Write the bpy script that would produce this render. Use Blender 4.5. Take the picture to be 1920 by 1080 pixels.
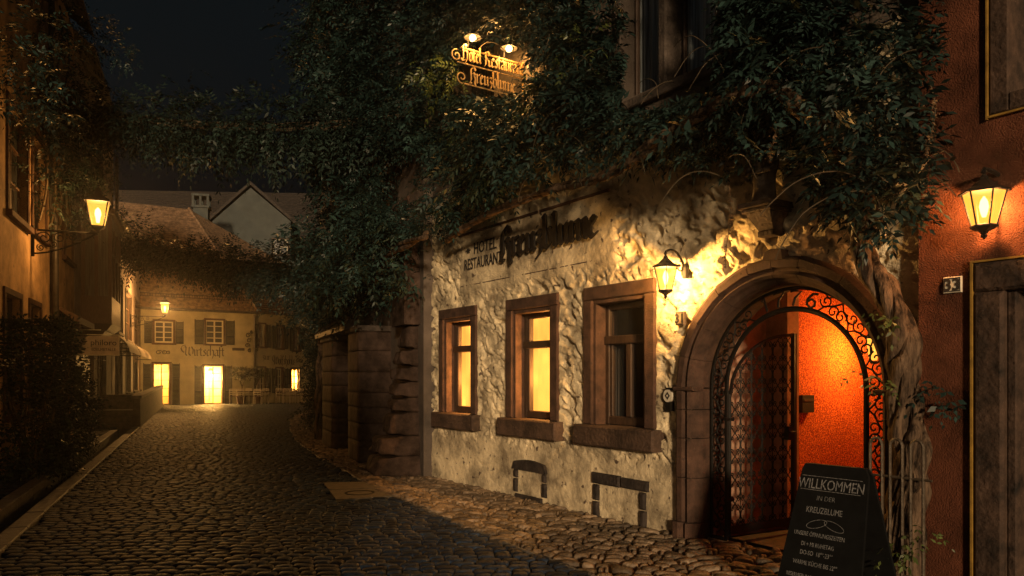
import bpy, math, random
import numpy as np
from mathutils import Matrix, Vector
R = math.radians
random.seed(7); rng = np.random.default_rng(11)
SC = bpy.context.scene
for o in list(bpy.data.objects): bpy.data.objects.remove(o)
# ------------------------------------------------------------------ camera, sky, warm fill sun, exposure
EYE = 1.65; F = 1400.0; HOR = 705.0
cam_d = bpy.data.cameras.new('camera'); cam = bpy.data.objects.new('camera', cam_d)
SC.collection.objects.link(cam); SC.camera = cam
cam.location = (0, 0, EYE); cam.rotation_euler = (R(90), 0, 0)
cam_d.sensor_width = 36; cam_d.lens = F/1920*36
cam_d.shift_y = (HOR-540)/1920
cam_d.clip_start = .05; cam_d.clip_end = 1500
w = bpy.data.worlds.new('World'); SC.world = w; w.use_nodes = True
wn = w.node_tree; bg = wn.nodes['Background']
sky = wn.nodes.new('ShaderNodeTexSky'); sky.sky_type = 'NISHITA'; sky.sun_disc = False
sky.sun_elevation = R(-4.0); sky.sun_rotation = R(215); sky.ozone_density = 4
hsv = wn.nodes.new('ShaderNodeHueSaturation'); hsv.inputs['Saturation'].default_value = .5; hsv.inputs['Hue'].default_value = .40
wn.links.new(sky.outputs[0], hsv.inputs['Color']); wn.links.new(hsv.outputs[0], bg.inputs[0]); bg.inputs[1].default_value = SKY_S = .42
sun_d = bpy.data.lights.new('street_fill_sun', 'SUN'); sun = bpy.data.objects.new('street_fill_sun', sun_d)
SC.collection.objects.link(sun); sun_d.energy = 2.7; sun_d.angle = R(5); sun_d.color = (1, .69, .39)
sun.rotation_euler = (R(81), 0, R(5.7))          # low warm sun from behind the camera, in place of an unseen street lamp
SC.view_settings.view_transform = 'Standard'; SC.view_settings.look = 'None'
SC.view_settings.exposure = 0; SC.view_settings.gamma = 1
SC.render.engine = 'CYCLES'
try:
    SC.cycles.transparent_max_bounces = 16; SC.cycles.max_bounces = 6; SC.cycles.sample_clamp_indirect = 3
except Exception: pass

# ------------------------------------------------------------------ helpers
def link(o): SC.collection.objects.link(o); return o
def tag(o, label=None, cat=None, group=None, kind=None):
    if label: o['label'] = label
    if cat: o['category'] = cat
    if group: o['group'] = group
    if kind: o['kind'] = kind
    return o
def thing(name, label, cat, loc=(0,0,0), rz=0, group=None):
    o = link(bpy.data.objects.new(name, None)); o.location = loc; o.rotation_euler = (0,0,rz)
    return tag(o, label, cat, group)
def copy_tree(o, parent=None):
    c = o.copy(); SC.collection.objects.link(c); c.parent = parent
    for ch in o.children: copy_tree(ch, c)
    return c
class Frame:
    """a vertical plane: x runs right when facing it, y goes into it, z up"""
    def __init__(s, ox, oy, ex, ey):
        n = math.hypot(ex, ey); s.o = (ox, oy); s.e = (ex/n, ey/n); s.i = (-ey/n, ex/n)
        s.rz = math.atan2(ey, ex)
    def at(s, x, y, z): return (s.o[0]+s.e[0]*x+s.i[0]*y, s.o[1]+s.e[1]*x+s.i[1]*y, z)
    def px(s, px, py, y=0.0):
        r = (px-960)/F; ox, oy = s.o[0]+s.i[0]*y, s.o[1]+s.i[1]*y
        x = (r*oy-ox)/(s.e[0]-r*s.e[1]); Y = oy+s.e[1]*x
        return x, EYE+(HOR-py)/F*Y
    def X(s, px, y=0.0): return s.px(px, 0, y)[0]
def rough_block(mb, x0, x1, y0, y1, z0, z1, n=5, amp=.02, sl0=0, sl1=0, rnd=.03):
    """a hewn stone: subdivided box, rounded and roughened; sl0/sl1 move the front face out at bottom/top"""
    vs = {}; fs = []
    def P(i, j, k):
        key = (i,j,k)
        if key in vs: return vs[key]
        a, b, c = i/n, j/n, k/n; x = x0+(x1-x0)*a; z = z0+(z1-z0)*c; yf = y0-(sl0*(1-c)+sl1*c); y = yf+(y1-yf)*b
        ex, ez, ey = min(a,1-a)*(x1-x0), min(c,1-c)*(z1-z0), b*(y1-y0)
        q = sum(max(0, 1-e/rnd) for e in (ex, ez)); 
        if b < .5: y += rnd*.6*min(q,1.5); 
        if ey < rnd: x += (.5-a)*2*rnd*.5*(1 if a in (0,1) else 0); z += (.5-c)*2*rnd*.5*(1 if c in (0,1) else 0)
        w_ = float(vnoise(np.array([x*7+y*5+mb_seed[0]]), np.array([z*8+y*3]), 6)[0]+.5*vnoise(np.array([x*19+y*11]), np.array([z*21+mb_seed[0]]), 7)[0]-.75)
        y += w_*amp*(1 if b < .99 else 0); x += w_*amp*.6*(1 if a in (0,1) else 0)
        vs[key] = len(mb.v); mb.v.append((x,y,z)); return vs[key]
    mb_seed[0] += 1.37
    for u in range(n):
        for v in range(n):
            fs += [(P(u,0,v),P(u+1,0,v),P(u+1,0,v+1),P(u,0,v+1)),(P(0,u,v),P(0,u,v+1),P(0,u+1,v+1),P(0,u+1,v)),(P(n,u,v),P(n,u+1,v),P(n,u+1,v+1),P(n,u,v+1)),
                   (P(u,v,n),P(u+1,v,n),P(u+1,v+1,n),P(u,v+1,n)),(P(u,v,0),P(u,v+1,0),P(u+1,v+1,0),P(u+1,v,0))]
    mb.f += fs
mb_seed = [0.0]
class MB:
    def __init__(s): s.v = []; s.f = []
    def add(s, vs, fs):
        b = len(s.v); s.v += [tuple(p) for p in vs]; s.f += [tuple(i+b for i in f) for f in fs]; return s
    def box(s, x0, x1, y0, y1, z0, z1, m=None, taper=0):
        t = taper
        vs = [(x0,y0,z0),(x1,y0,z0),(x1,y1,z0),(x0,y1,z0),(x0+t,y0+t,z1),(x1-t,y0+t,z1),(x1-t,y1-t,z1),(x0+t,y1-t,z1)]
        if m: vs = [tuple(m @ Vector(p)) for p in vs]
        return s.add(vs, [(0,3,2,1),(4,5,6,7),(0,1,5,4),(1,2,6,5),(2,3,7,6),(3,0,4,7)])
    def bbox(s, x0, x1, y0, y1, z0, z1, b=.01):
        """box with bevelled front (y0) edges"""
        vs = [(x0,y1,z0),(x1,y1,z0),(x1,y1,z1),(x0,y1,z1),(x0,y0+b,z0),(x1,y0+b,z0),(x1,y0+b,z1),(x0,y0+b,z1),
              (x0+b,y0,z0+b),(x1-b,y0,z0+b),(x1-b,y0,z1-b),(x0+b,y0,z1-b)]
        return s.add(vs, [(0,3,2,1),(0,1,5,4),(1,2,6,5),(2,3,7,6),(3,0,4,7),(4,5,9,8),(5,6,10,9),(6,7,11,10),(7,4,8,11),(8,9,10,11)])
    def quad(s, a, b, c, d): return s.add([a,b,c,d], [(0,1,2,3)])
    def tube(s, pts, r, n=6, cap=True):
        pts = [Vector(p) for p in pts]; m = len(pts)
        if m < 2: return s
        rr = r if isinstance(r, (list, tuple)) else [r]*m
        t0 = (pts[1]-pts[0]).normalized()
        up = Vector((0,0,1)) if abs(t0.z) < .9 else Vector((1,0,0))
        u = t0.cross(up).normalized(); vs = []; fs = []
        for i, p in enumerate(pts):
            t = (pts[min(i+1,m-1)]-pts[max(i-1,0)])
            t = t.normalized() if t.length > 1e-9 else t0
            u = (u - t*u.dot(t)); u = u.normalized() if u.length > 1e-6 else t.orthogonal().normalized()
            w_ = t.cross(u)
            for k in range(n):
                a = 2*math.pi*k/n; vs.append(p+(u*math.cos(a)+w_*math.sin(a))*rr[i])
        for i in range(m-1):
            for k in range(n):
                fs.append((i*n+k, i*n+(k+1)%n, (i+1)*n+(k+1)%n, (i+1)*n+k))
        if cap: fs += [tuple(range(n-1,-1,-1)), tuple((m-1)*n+k for k in range(n))]
        return s.add(vs, fs)
    def lathe(s, prof, n=12, c=(0,0,0), cap=True, rot=0):
        vs = []; fs = []
        for (r_, z) in prof:
            for k in range(n):
                a = rot+2*math.pi*k/n; vs.append((c[0]+r_*math.cos(a), c[1]+r_*math.sin(a), c[2]+z))
        for i in range(len(prof)-1):
            for k in range(n): fs.append((i*n+k, i*n+(k+1)%n, (i+1)*n+(k+1)%n, (i+1)*n+k))
        if cap: fs += [tuple(range(n-1,-1,-1)), tuple((len(prof)-1)*n+k for k in range(n))]
        return s.add(vs, fs)
    def prism(s, poly, y0, y1):
        """poly in (x, z), extruded along y"""
        n = len(poly); vs = [(x,y0,z) for x,z in poly]+[(x,y1,z) for x,z in poly]
        fs = [tuple(range(n)), tuple(range(2*n-1,n-1,-1))]+[(i,i+n,(i+1)%n+n,(i+1)%n) for i in range(n)]
        return s.add(vs, fs)
    def build(s, name, m, parent=None, smooth=False, loc=(0,0,0), rz=0):
        me = bpy.data.meshes.new(name); me.from_pydata(s.v, [], s.f); me.update()
        if smooth: me.polygons.foreach_set('use_smooth', [True]*len(me.polygons))
        me.materials.append(m); o = link(bpy.data.objects.new(name, me)); o.parent = parent
        o.location = loc; o.rotation_euler = (0,0,rz); return o
def np_mesh(name, V, Fq, m, parent=None, smooth=False, loc=(0,0,0), rz=0):
    me = bpy.data.meshes.new(name); nv = len(V); nf = len(Fq); k = Fq.shape[1]
    me.vertices.add(nv); me.vertices.foreach_set('co', np.ascontiguousarray(V, dtype=np.float32).ravel())
    me.loops.add(nf*k); me.loops.foreach_set('vertex_index', np.ascontiguousarray(Fq, dtype=np.int32).ravel())
    me.polygons.add(nf); me.polygons.foreach_set('loop_start', np.arange(0, nf*k, k, dtype=np.int32))
    me.polygons.foreach_set('loop_total', np.full(nf, k, dtype=np.int32))
    if smooth: me.polygons.foreach_set('use_smooth', np.ones(nf, dtype=bool))
    me.update(calc_edges=True); me.materials.append(m)
    o = link(bpy.data.objects.new(name, me)); o.parent = parent; o.location = loc; o.rotation_euler = (0,0,rz); return o
_T = rng.random((256, 256))
def vnoise(x, y, seed=0):
    xi = np.floor(x).astype(int); yi = np.floor(y).astype(int); fx = x-xi; fy = y-yi
    fx = fx*fx*(3-2*fx); fy = fy*fy*(3-2*fy)
    g = lambda a, b: _T[(a+seed*37) % 256, (b+seed*91) % 256]
    return (g(xi,yi)*(1-fx)+g(xi+1,yi)*fx)*(1-fy)+(g(xi,yi+1)*(1-fx)+g(xi+1,yi+1)*fx)*fy
def fbm(x, y, seed=0, oct=4):
    t = 0; a = .5
    for k in range(oct): t = t+a*vnoise(x*2**k, y*2**k, seed+k); a *= .5
    return t
# ------------------------------------------------------------------ materials
def mat(name, col, rough=.8, var=.25, scale=6.0, bump=0.0, bscale=40.0, metal=0.0, col2=None, island=False, stretch=(1,1,1), spec=.5, spots=None, detail=6, ramp=(.3,.7)):
    m = bpy.data.materials.new(name); m.use_nodes = True; nt = m.node_tree; N = nt.nodes; L = nt.links
    b = N['Principled BSDF']; b.inputs['Roughness'].default_value = rough; b.inputs['Metallic'].default_value = metal
    b.inputs['Specular IOR Level'].default_value = spec
    tc = N.new('ShaderNodeTexCoord'); mp = N.new('ShaderNodeMapping'); mp.inputs['Scale'].default_value = stretch
    L.new(tc.outputs['Object'], mp.inputs[0])
    no = N.new('ShaderNodeTexNoise'); no.inputs['Scale'].default_value = scale; no.inputs['Detail'].default_value = detail
    no.inputs['Roughness'].default_value = .65
    L.new(mp.outputs[0], no.inputs['Vector'])
    cr = N.new('ShaderNodeValToRGB'); c2 = col2 or tuple(c*(1-var*1.6) for c in col)
    cr.color_ramp.elements[0].position = ramp[0]; cr.color_ramp.elements[1].position = ramp[1]
    cr.color_ramp.elements[0].color = (*[max(0,c) for c in c2], 1)
    cr.color_ramp.elements[1].color = (*[min(1,c*(1+var*.5)) for c in col], 1)
    L.new(no.outputs[0], cr.inputs[0]); out = cr.outputs[0]
    if island:
        ge = N.new('ShaderNodeNewGeometry'); hs = N.new('ShaderNodeHueSaturation'); mr = N.new('ShaderNodeMapRange')
        mr.inputs[3].default_value = .45; mr.inputs[4].default_value = 1.6
        L.new(ge.outputs['Random Per Island'], mr.inputs[0]); L.new(mr.outputs[0], hs.inputs['Value'])
        L.new(out, hs.inputs['Color']); out = hs.outputs[0]
    if spots:
        n2 = N.new('ShaderNodeTexNoise'); n2.inputs['Scale'].default_value = spots[1]; n2.inputs['Detail'].default_value = 5
        L.new(tc.outputs['Object'], n2.inputs['Vector'])
        r2 = N.new('ShaderNodeValToRGB'); r2.color_ramp.elements[0].position = spots[2]; r2.color_ramp.elements[1].position = spots[2]+.06
        r2.color_ramp.elements[0].color = (0,0,0,1); r2.color_ramp.elements[1].color = (1,1,1,1)
        mx = N.new('ShaderNodeMix'); mx.data_type = 'RGBA'; mx.inputs['B'].default_value = (*spots[0], 1)
        L.new(n2.outputs[0], r2.inputs[0]); L.new(r2.outputs[0], mx.inputs['Factor']); L.new(out, mx.inputs['A']); out = mx.outputs['Result']
    L.new(out, b.inputs['Base Color'])
    if bump:
        nb = N.new('ShaderNodeTexNoise'); nb.inputs['Scale'].default_value = bscale; nb.inputs['Detail'].default_value = 5
        L.new(mp.outputs[0], nb.inputs['Vector']); bp = N.new('ShaderNodeBump'); bp.inputs['Strength'].default_value = bump
        bp.inputs['Distance'].default_value = .02
        L.new(nb.outputs[0], bp.inputs['Height']); L.new(bp.outputs[0], b.inputs['Normal'])
    return m
def emit(name, col, s, trans=0.0, nscale=None, lo=.6, stretch=(1,1,1)):
    m = bpy.data.materials.new(name); m.use_nodes = True; nt = m.node_tree; N = nt.nodes; L = nt.links
    N.clear(); o = N.new('ShaderNodeOutputMaterial'); e = N.new('ShaderNodeEmission')
    e.inputs[0].default_value = (*col, 1); e.inputs[1].default_value = s
    if nscale:
        tc = N.new('ShaderNodeTexCoord'); mp = N.new('ShaderNodeMapping'); mp.inputs['Scale'].default_value = stretch
        no = N.new('ShaderNodeTexNoise'); no.inputs['Scale'].default_value = nscale
        mr = N.new('ShaderNodeMapRange'); mr.inputs[1].default_value = .3; mr.inputs[2].default_value = .7
        mr.inputs[3].default_value = s*lo; mr.inputs[4].default_value = s
        L.new(tc.outputs['Object'], mp.inputs[0]); L.new(mp.outputs[0], no.inputs['Vector']); L.new(no.outputs[0], mr.inputs[0]); L.new(mr.outputs[0], e.inputs[1])
    sh = e.outputs[0]
    if trans:
        t = N.new('ShaderNodeBsdfTransparent'); t.inputs[0].default_value = (1,.95,.85,1)
        mx = N.new('ShaderNodeMixShader'); mx.inputs[0].default_value = trans
        L.new(e.outputs[0], mx.inputs[1]); L.new(t.outputs[0], mx.inputs[2]); sh = mx.outputs[0]
    L.new(sh, o.inputs[0]); return m
M = dict(
 plaster = mat('rough_plaster', (.86,.70,.47), .9, .42, 2.0, .9, 70, ramp=(.36,.60), spots=((.14,.10,.07), 11.0, .63)),
 plaster_s = mat('smooth_plaster', (.62,.52,.38), .9, .3, 2.5, .25, 90),
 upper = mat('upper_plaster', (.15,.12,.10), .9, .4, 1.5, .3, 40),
 sandstone = mat('red_sandstone', (.105,.055,.036), .85, .45, 7.0, .5, 70, spots=((.06,.035,.025), 14.0, .62)),
 sandstone2 = mat('weathered_sandstone', (.10,.06,.04), .8, .5, 4.0, .9, 30),
 terracotta = mat('terracotta_plaster', (.16,.056,.030), .9, .45, 3.0, .8, 90, spec=.2),
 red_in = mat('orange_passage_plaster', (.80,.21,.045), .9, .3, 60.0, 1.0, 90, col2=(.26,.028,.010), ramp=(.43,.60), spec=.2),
 ochre = mat('ochre_plaster', (.58,.38,.20), .9, .45, 1.6, .3, 30, spots=((.2,.13,.07), 3.5, .64)),
 beige = mat('beige_plaster', (.36,.29,.24), .9, .3, 2.0, .2, 30),
 pink = mat('pink_plaster', (.33,.27,.25), .9, .3, 2.0, .2, 30),
 cream = mat('cream_plaster', (.50,.46,.30), .9, .25, 1.2, .2, 30),
 white_w = mat('pale_gable_plaster', (.085,.10,.10), .9, .2, 1.5),
 yellow = mat('yellow_line_paint', (.36,.21,.035), .7, .35, 12),
 greystone = mat('grey_sandstone', (.11,.085,.07), .85, .5, 5.0, .8, 25),
 darkstone = mat('sooty_stone', (.050,.038,.032), .85, .5, 6.0, .9, 25),
 upcurtain = mat('pale_blue_curtain', (.34,.40,.44), .9, .6, 3.0, 0, stretch=(14,14,.4)),
 brownstone = mat('brown_doorway_stone', (.085,.05,.034), .85, .6, 5.0, .9, 22, spots=((.03,.018,.012), 3.0, .6)),
 hoopm = mat('lamplit_iron', (.13,.10,.07), .5, .4, 15.0, .2, 80, metal=.3),  # iron lightened in colour for the light the hoops catch
 pmetal = mat('pale_chair_metal', (.60,.54,.44), .5, .2, 10.0),
 vest = mat('vestibule_plaster', (.62,.38,.25), .9, .4, 4.0, .6, 60),
 buttress = mat('buttress_stone', (.075,.050,.040), .85, .5, 4.0, 1.0, 14, spec=.15),
 wood = mat('dark_wood', (.06,.035,.022), .55, .4, 8.0, .3, 40, stretch=(8,8,1)),
 wood2 = mat('brown_wood', (.13,.07,.04), .55, .4, 8.0, .3, 40, stretch=(8,8,1)),
 shutter = mat('green_grey_shutter', (.022,.026,.025), .6, .3, 8.0),
 iron = mat('wrought_iron', (.010,.009,.008), .6, .3, 20.0, .2, 80, spec=.25),
 iron_rust = mat('painted_iron', (.05,.035,.025), .55, .4, 15.0, .2, 80, metal=.3),
 letter = mat('black_iron_letters', (.012,.010,.009), .6, .2, 20.0),
 gold = mat('gilded_letters', (.50,.31,.12), .5, .3, 20.0),
 paintblk = mat('faded_black_paint', (.035,.03,.028), .85, .4, 20.0),
 whitep = mat('white_paint', (.70,.66,.52), .6, .15, 10.0),
 enamel = mat('enamel_plate', (.82,.76,.62), .5, .2, 12.0),
 enamel_dim = mat('worn_enamel_plate', (.30,.22,.14), .7, .5, 14.0),
 chalk = mat('chalk', (.27,.28,.30), .95, .6, 60.0),
 slate = mat('black_chalkboard', (.007,.008,.009), .8, .3, 10.0, spec=.15),
 banner = mat('cream_banner', (.55,.46,.37), .8, .25, 4.0),
 awning = mat('striped_awning', (.42,.34,.27), .8, .3, 4.0),
 tile = mat('clay_tiles', (.32,.21,.13), .8, .5, 5.0, .5, 25, island=False),
 tile_d = mat('dark_clay_tiles', (.065,.055,.05), .85, .5, 5.0, .5, 25),
 zinc = mat('zinc_pipe', (.12,.11,.105), .45, .4, 6.0, .1, 40, metal=.5),
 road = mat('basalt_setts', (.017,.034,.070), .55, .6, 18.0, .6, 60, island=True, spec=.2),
 setts = mat('warm_setts', (.24,.175,.115), .55, .5, 14.0, .8, 45, island=True),
 bed = mat('dark_mortar', (.030,.028,.026), .9, .4, 10.0, .4, 60),
 kerb = mat('granite_kerb', (.13,.13,.13), .6, .4, 14.0, .4, 60),
 concrete = mat('concrete_slab', (.14,.125,.10), .8, .3, 12.0, .4, 80),
 leaf = mat('wisteria_leaves', (.021,.045,.040), .42, .4, .9, island=True, col2=(.008,.019,.018), spec=.3),
 leaf_yellow = mat('yellowish_wisteria_leaves', (.075,.095,.025), .40, .4, 1.2, island=True, col2=(.035,.06,.018)),  # brighter, yellower copy of the leaf colour
 leaf_d = mat('dark_ivy_leaves', (.018,.034,.028), .45, .4, .9, island=True, spec=.2),
 dryleaf = mat('dry_leaves', (.30,.17,.08), .7, .4, 4.0, island=True),
 bark = mat('wisteria_bark', (.15,.10,.065), .8, .6, 12.0, 1.0, 60, col2=(.012,.008,.006), stretch=(1,1,.25), spec=.2, ramp=(.38,.64)),
 stem = mat('vine_stem', (.10,.075,.045), .8, .4, 8.0),
 bulb = emit('lamp_bulb', (1,.72,.28), 26, .8),
 glass_l = emit('lantern_glass', (1,.44,.055), 1.9, .42),
 glass_l2 = emit('frosted_lantern_glass', (1,.36,.04), 2.2, .35),
 win_lit = emit('lit_curtain', (1,.41,.06), 2.7, 0, 1.1, .42, (2.0,2.0,1.3)),
 win_far = emit('lit_room', (1,.43,.05), 7.0, 0, 5.0, .5),
 skyblk = mat('dark_room', (.012,.012,.013), .9, .2, 3),
 curtain = mat('grey_curtain', (.20,.18,.16), .9, .5, 3.0, 0, stretch=(14,14,.4)),
 grasspot = mat('clay_pot', (.12,.06,.04), .8, .3, 8),
 oval = mat('pale_oval_board', (.55,.55,.52), .5, .15, 6),
)
def glass(name, col=(.03,.035,.04), rough=.08, trans=.35):
    m = bpy.data.materials.new(name); m.use_nodes = True; N = m.node_tree.nodes; L = m.node_tree.links
    b = N['Principled BSDF']; b.inputs['Base Color'].default_value = (*col,1); b.inputs['Roughness'].default_value = rough
    no = N.new('ShaderNodeTexNoise'); no.inputs['Scale'].default_value = 1.7; bp = N.new('ShaderNodeBump'); bp.inputs['Strength'].default_value = .08
    tc = N.new('ShaderNodeTexCoord'); L.new(tc.outputs['Object'], no.inputs['Vector']); L.new(no.outputs[0], bp.inputs['Height']); L.new(bp.outputs[0], b.inputs['Normal'])
    t = N.new('ShaderNodeBsdfTransparent'); mx = N.new('ShaderNodeMixShader'); mx.inputs[0].default_value = trans
    L.new(b.outputs[0], mx.inputs[1]); L.new(t.outputs[0], mx.inputs[2]); L.new(mx.outputs[0], N['Material Output'].inputs[0]); return m
M['clear'] = glass('clear_pane', (.05,.05,.05), .1, .9); M['glass'] = glass('window_glass', trans=.6); M['glass_d'] = glass('dark_window_glass', trans=.0)
def lamp_light(parent, loc, power, col=(1,.52,.16), r=.04, name='lamp_light'):
    d = bpy.data.lights.new(name, 'POINT'); d.energy = power; d.color = col; d.shadow_soft_size = r
    o = link(bpy.data.objects.new(name, d)); o.parent = parent; o.location = loc; return o

# frames of the facades
FW = Frame(1.7325, 7.70, 940, -1400)                    # restaurant wall, origin at left foot of the arch
FL = Frame(-3.14, 0, -.423, 1)                          # left row of houses, x = distance along it
FC = Frame(-1.44, 12.16, .423, -1)                      # stone-pillared house beyond the corner
FA = Frame(-20.5, 42, 4.9, 3)                           # far inn, street front
FB = Frame(-15.6, 45, 2.33, 3.5)                          # far inn, side front
def LX(Y): return Y*1.0858                              # world Y -> x along FL

# writing ----------------------------------------------------------
def text(s, size, m, parent, loc, name='lettering', ext=.004, align='CENTER', shear=0, sx=1.0, rot=(R(90),0,0), outline=0):
    c = bpy.data.curves.new('tmp', 'FONT'); c.body = s; c.size = size; c.extrude = ext; c.align_x = align; c.shear = shear; c.resolution_u = 3
    if outline: c.offset = outline
    t = bpy.data.objects.new('tmp', c); SC.collection.objects.link(t); bpy.context.view_layer.update()
    me = bpy.data.meshes.new_from_object(t.evaluated_get(bpy.context.evaluated_depsgraph_get()))
    bpy.data.objects.remove(t); me.transform(Matrix.LocRotScale(None, None, Vector((sx,1,1)))); me.name = name
    me.materials.clear(); me.materials.append(m)
    o = link(bpy.data.objects.new(name, me)); o.parent = parent; o.location = loc; o.rotation_euler = rot; return o
def mn(x): return [(x-.09,.93),(x,.84),(x,.14),(x+.09,.05)]
GL = {
 'K': (.72, [[(.30,1.62),(.08,1.40),(.02,1.1),(.06,.2),(-.1,-.05),(.12,-.12)],[(.12,1.35),(.42,1.55),(.60,1.25)],[(.06,.78),(.34,1.0),(.56,.8)],[(.40,.85),(.56,.45),(.50,-.02),(.62,-.34)]]),
 'r': (.46, [mn(.06),[(.12,.80),(.30,.95),(.36,.85)]]),
 'e': (.50, [[(.16,.93),(.03,.78),(.03,.18),(.17,.03),(.38,.16)],[(.14,.93),(.33,.78),(.10,.50)]]),
 'u': (.62, [mn(.06),mn(.42),[(.12,.07),(.40,.20)]]),
 'z': (.48, [[(0,.86),(.12,.95),(.34,.90),(.12,.52),(.34,.32),(.26,-.12),(.02,-.34)]]),
 'b': (.60, [[(-.04,1.62),(.03,1.5),(.03,.16),(.2,.02),(.43,.22),(.43,.72),(.28,.94),(.08,.80)]]),
 'l': (.30, [[(-.05,1.62),(.03,1.5),(.03,.15),(.14,.04)]]),
 'm': (1.0, [mn(.06),mn(.44),mn(.82),[(.12,.82),(.38,.94)],[(.5,.82),(.76,.94)]]),
 'n': (.62, [mn(.06),mn(.44),[(.12,.82),(.38,.94)]]),
 'W': (1.12, [[(-.15,1.2),(.0,1.4),(.12,1.2),(.06,.3),(.2,.05),(.45,.25),(.5,1.3)],[(.48,.3),(.66,.05),(.94,.3),(.98,.95),(.78,1.35)],[(-.1,.5),(-.35,.7),(-.5,1.1),(-.3,1.5),(.1,1.55)]]),
 'i': (.28, [mn(.05),[(.05,1.15),(.12,1.25)]]),
 't': (.36, [[(.05,1.25),(.05,.15),(.17,.04)],[(-.08,.9),(.24,.9)]]),
 's': (.44, [[(.32,.82),(.18,.95),(.03,.78),(.30,.38),(.18,.05),(-.06,.16)]]),
 'c': (.42, [[(.32,.85),(.16,.95),(.03,.78),(.03,.18),(.17,.03),(.36,.16)]]),
 'h': (.56, [[(-.03,1.62),(.03,1.5),(.03,.1)],[(.06,.80),(.26,.95),(.42,.75),(.42,.2),(.26,-.32)]]),
 'a': (.58, [[(.0,.84),(.2,.96),(.38,.82),(.38,.14),(.5,.04)],[(.36,.6),(.06,.42),(.0,.16),(.15,.03),(.36,.2)]]),
 'f': (.38, [[(.36,1.4),(.2,1.55),(.05,1.35),(.05,-.2)],[(-.1,.9),(.28,.9)]]),
 'o': (.52, [[(.16,.95),(.03,.78),(.03,.18),(.17,.03),(.40,.22),(.40,.76),(.2,.95)]]),
 'H': (.86, [[(-.1,1.3),(.08,1.45),(.1,.1)],[(.1,.8),(.42,1.0),(.62,.8),(.6,.2),(.42,-.2)],[(.1,1.45),(.3,1.6),(.5,1.45)],[(-.2,.1),(.0,-.1),(.3,.0)]]),
 'R': (.84, [[(0,1.35),(.1,1.2),(.1,.1),(-.05,-.05)],[(-.12,1.25),(.35,1.5),(.58,1.2),(.2,.78)],[(.22,.78),(.5,.5),(.5,.1),(.68,.0)]]),
 'g': (.56, [[(.38,.85),(.16,.95),(.03,.75),(.05,.3),(.2,.2),(.38,.35),(.38,-.15),(.18,-.35)]]),
 'w': (.95, [mn(.06),mn(.42),mn(.78)]), '-': (.4, [[(.0,.5),(.3,.5)]]), ' ': (.4, []),
}
def black_letter(s, xh, m, parent, loc, name='lettering', ext=.02, nib=.24, ang=40, sx=1.0, sy=1.0, width=None, flip=False):
    """broad-nib letters: every pen segment becomes a small solid"""
    mb = MB(); x = 0; tot = sum(GL[c][0] for c in s); kx = (width/tot/xh) if width else sx
    nx, nz = math.cos(R(ang))*nib/2, math.sin(R(ang))*nib/2; q = 0
    for c in s:
        adv, st = GL[c]
        for line in st:
            for (a, b) in zip(line[:-1], line[1:]):
                P = [(a[0]-nx,a[1]-nz),(a[0]+nx,a[1]+nz),(b[0]+nx,b[1]+nz),(b[0]-nx,b[1]-nz)]
                cr = (P[1][0]-P[0][0])*(P[2][1]-P[1][1])-(P[1][1]-P[0][1])*(P[2][0]-P[1][0])
                if abs(cr) < 1e-3:
                    P = [(a[0]-.03,a[1]-.02),(a[0]+.03,a[1]-.02),(b[0]+.03,b[1]+.02),(b[0]-.03,b[1]+.02)]
                if cr < 0: P = P[::-1]
                q += 1; d = (q % 5)*.0009
                mb.prism([((x+u)*xh*kx, v*xh*sy) for u, v in P], -ext-d, -.001*0+d*.1)
        x += adv
    o = mb.build(name, m, parent); o.location = loc; return o, x*xh*kx
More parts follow.
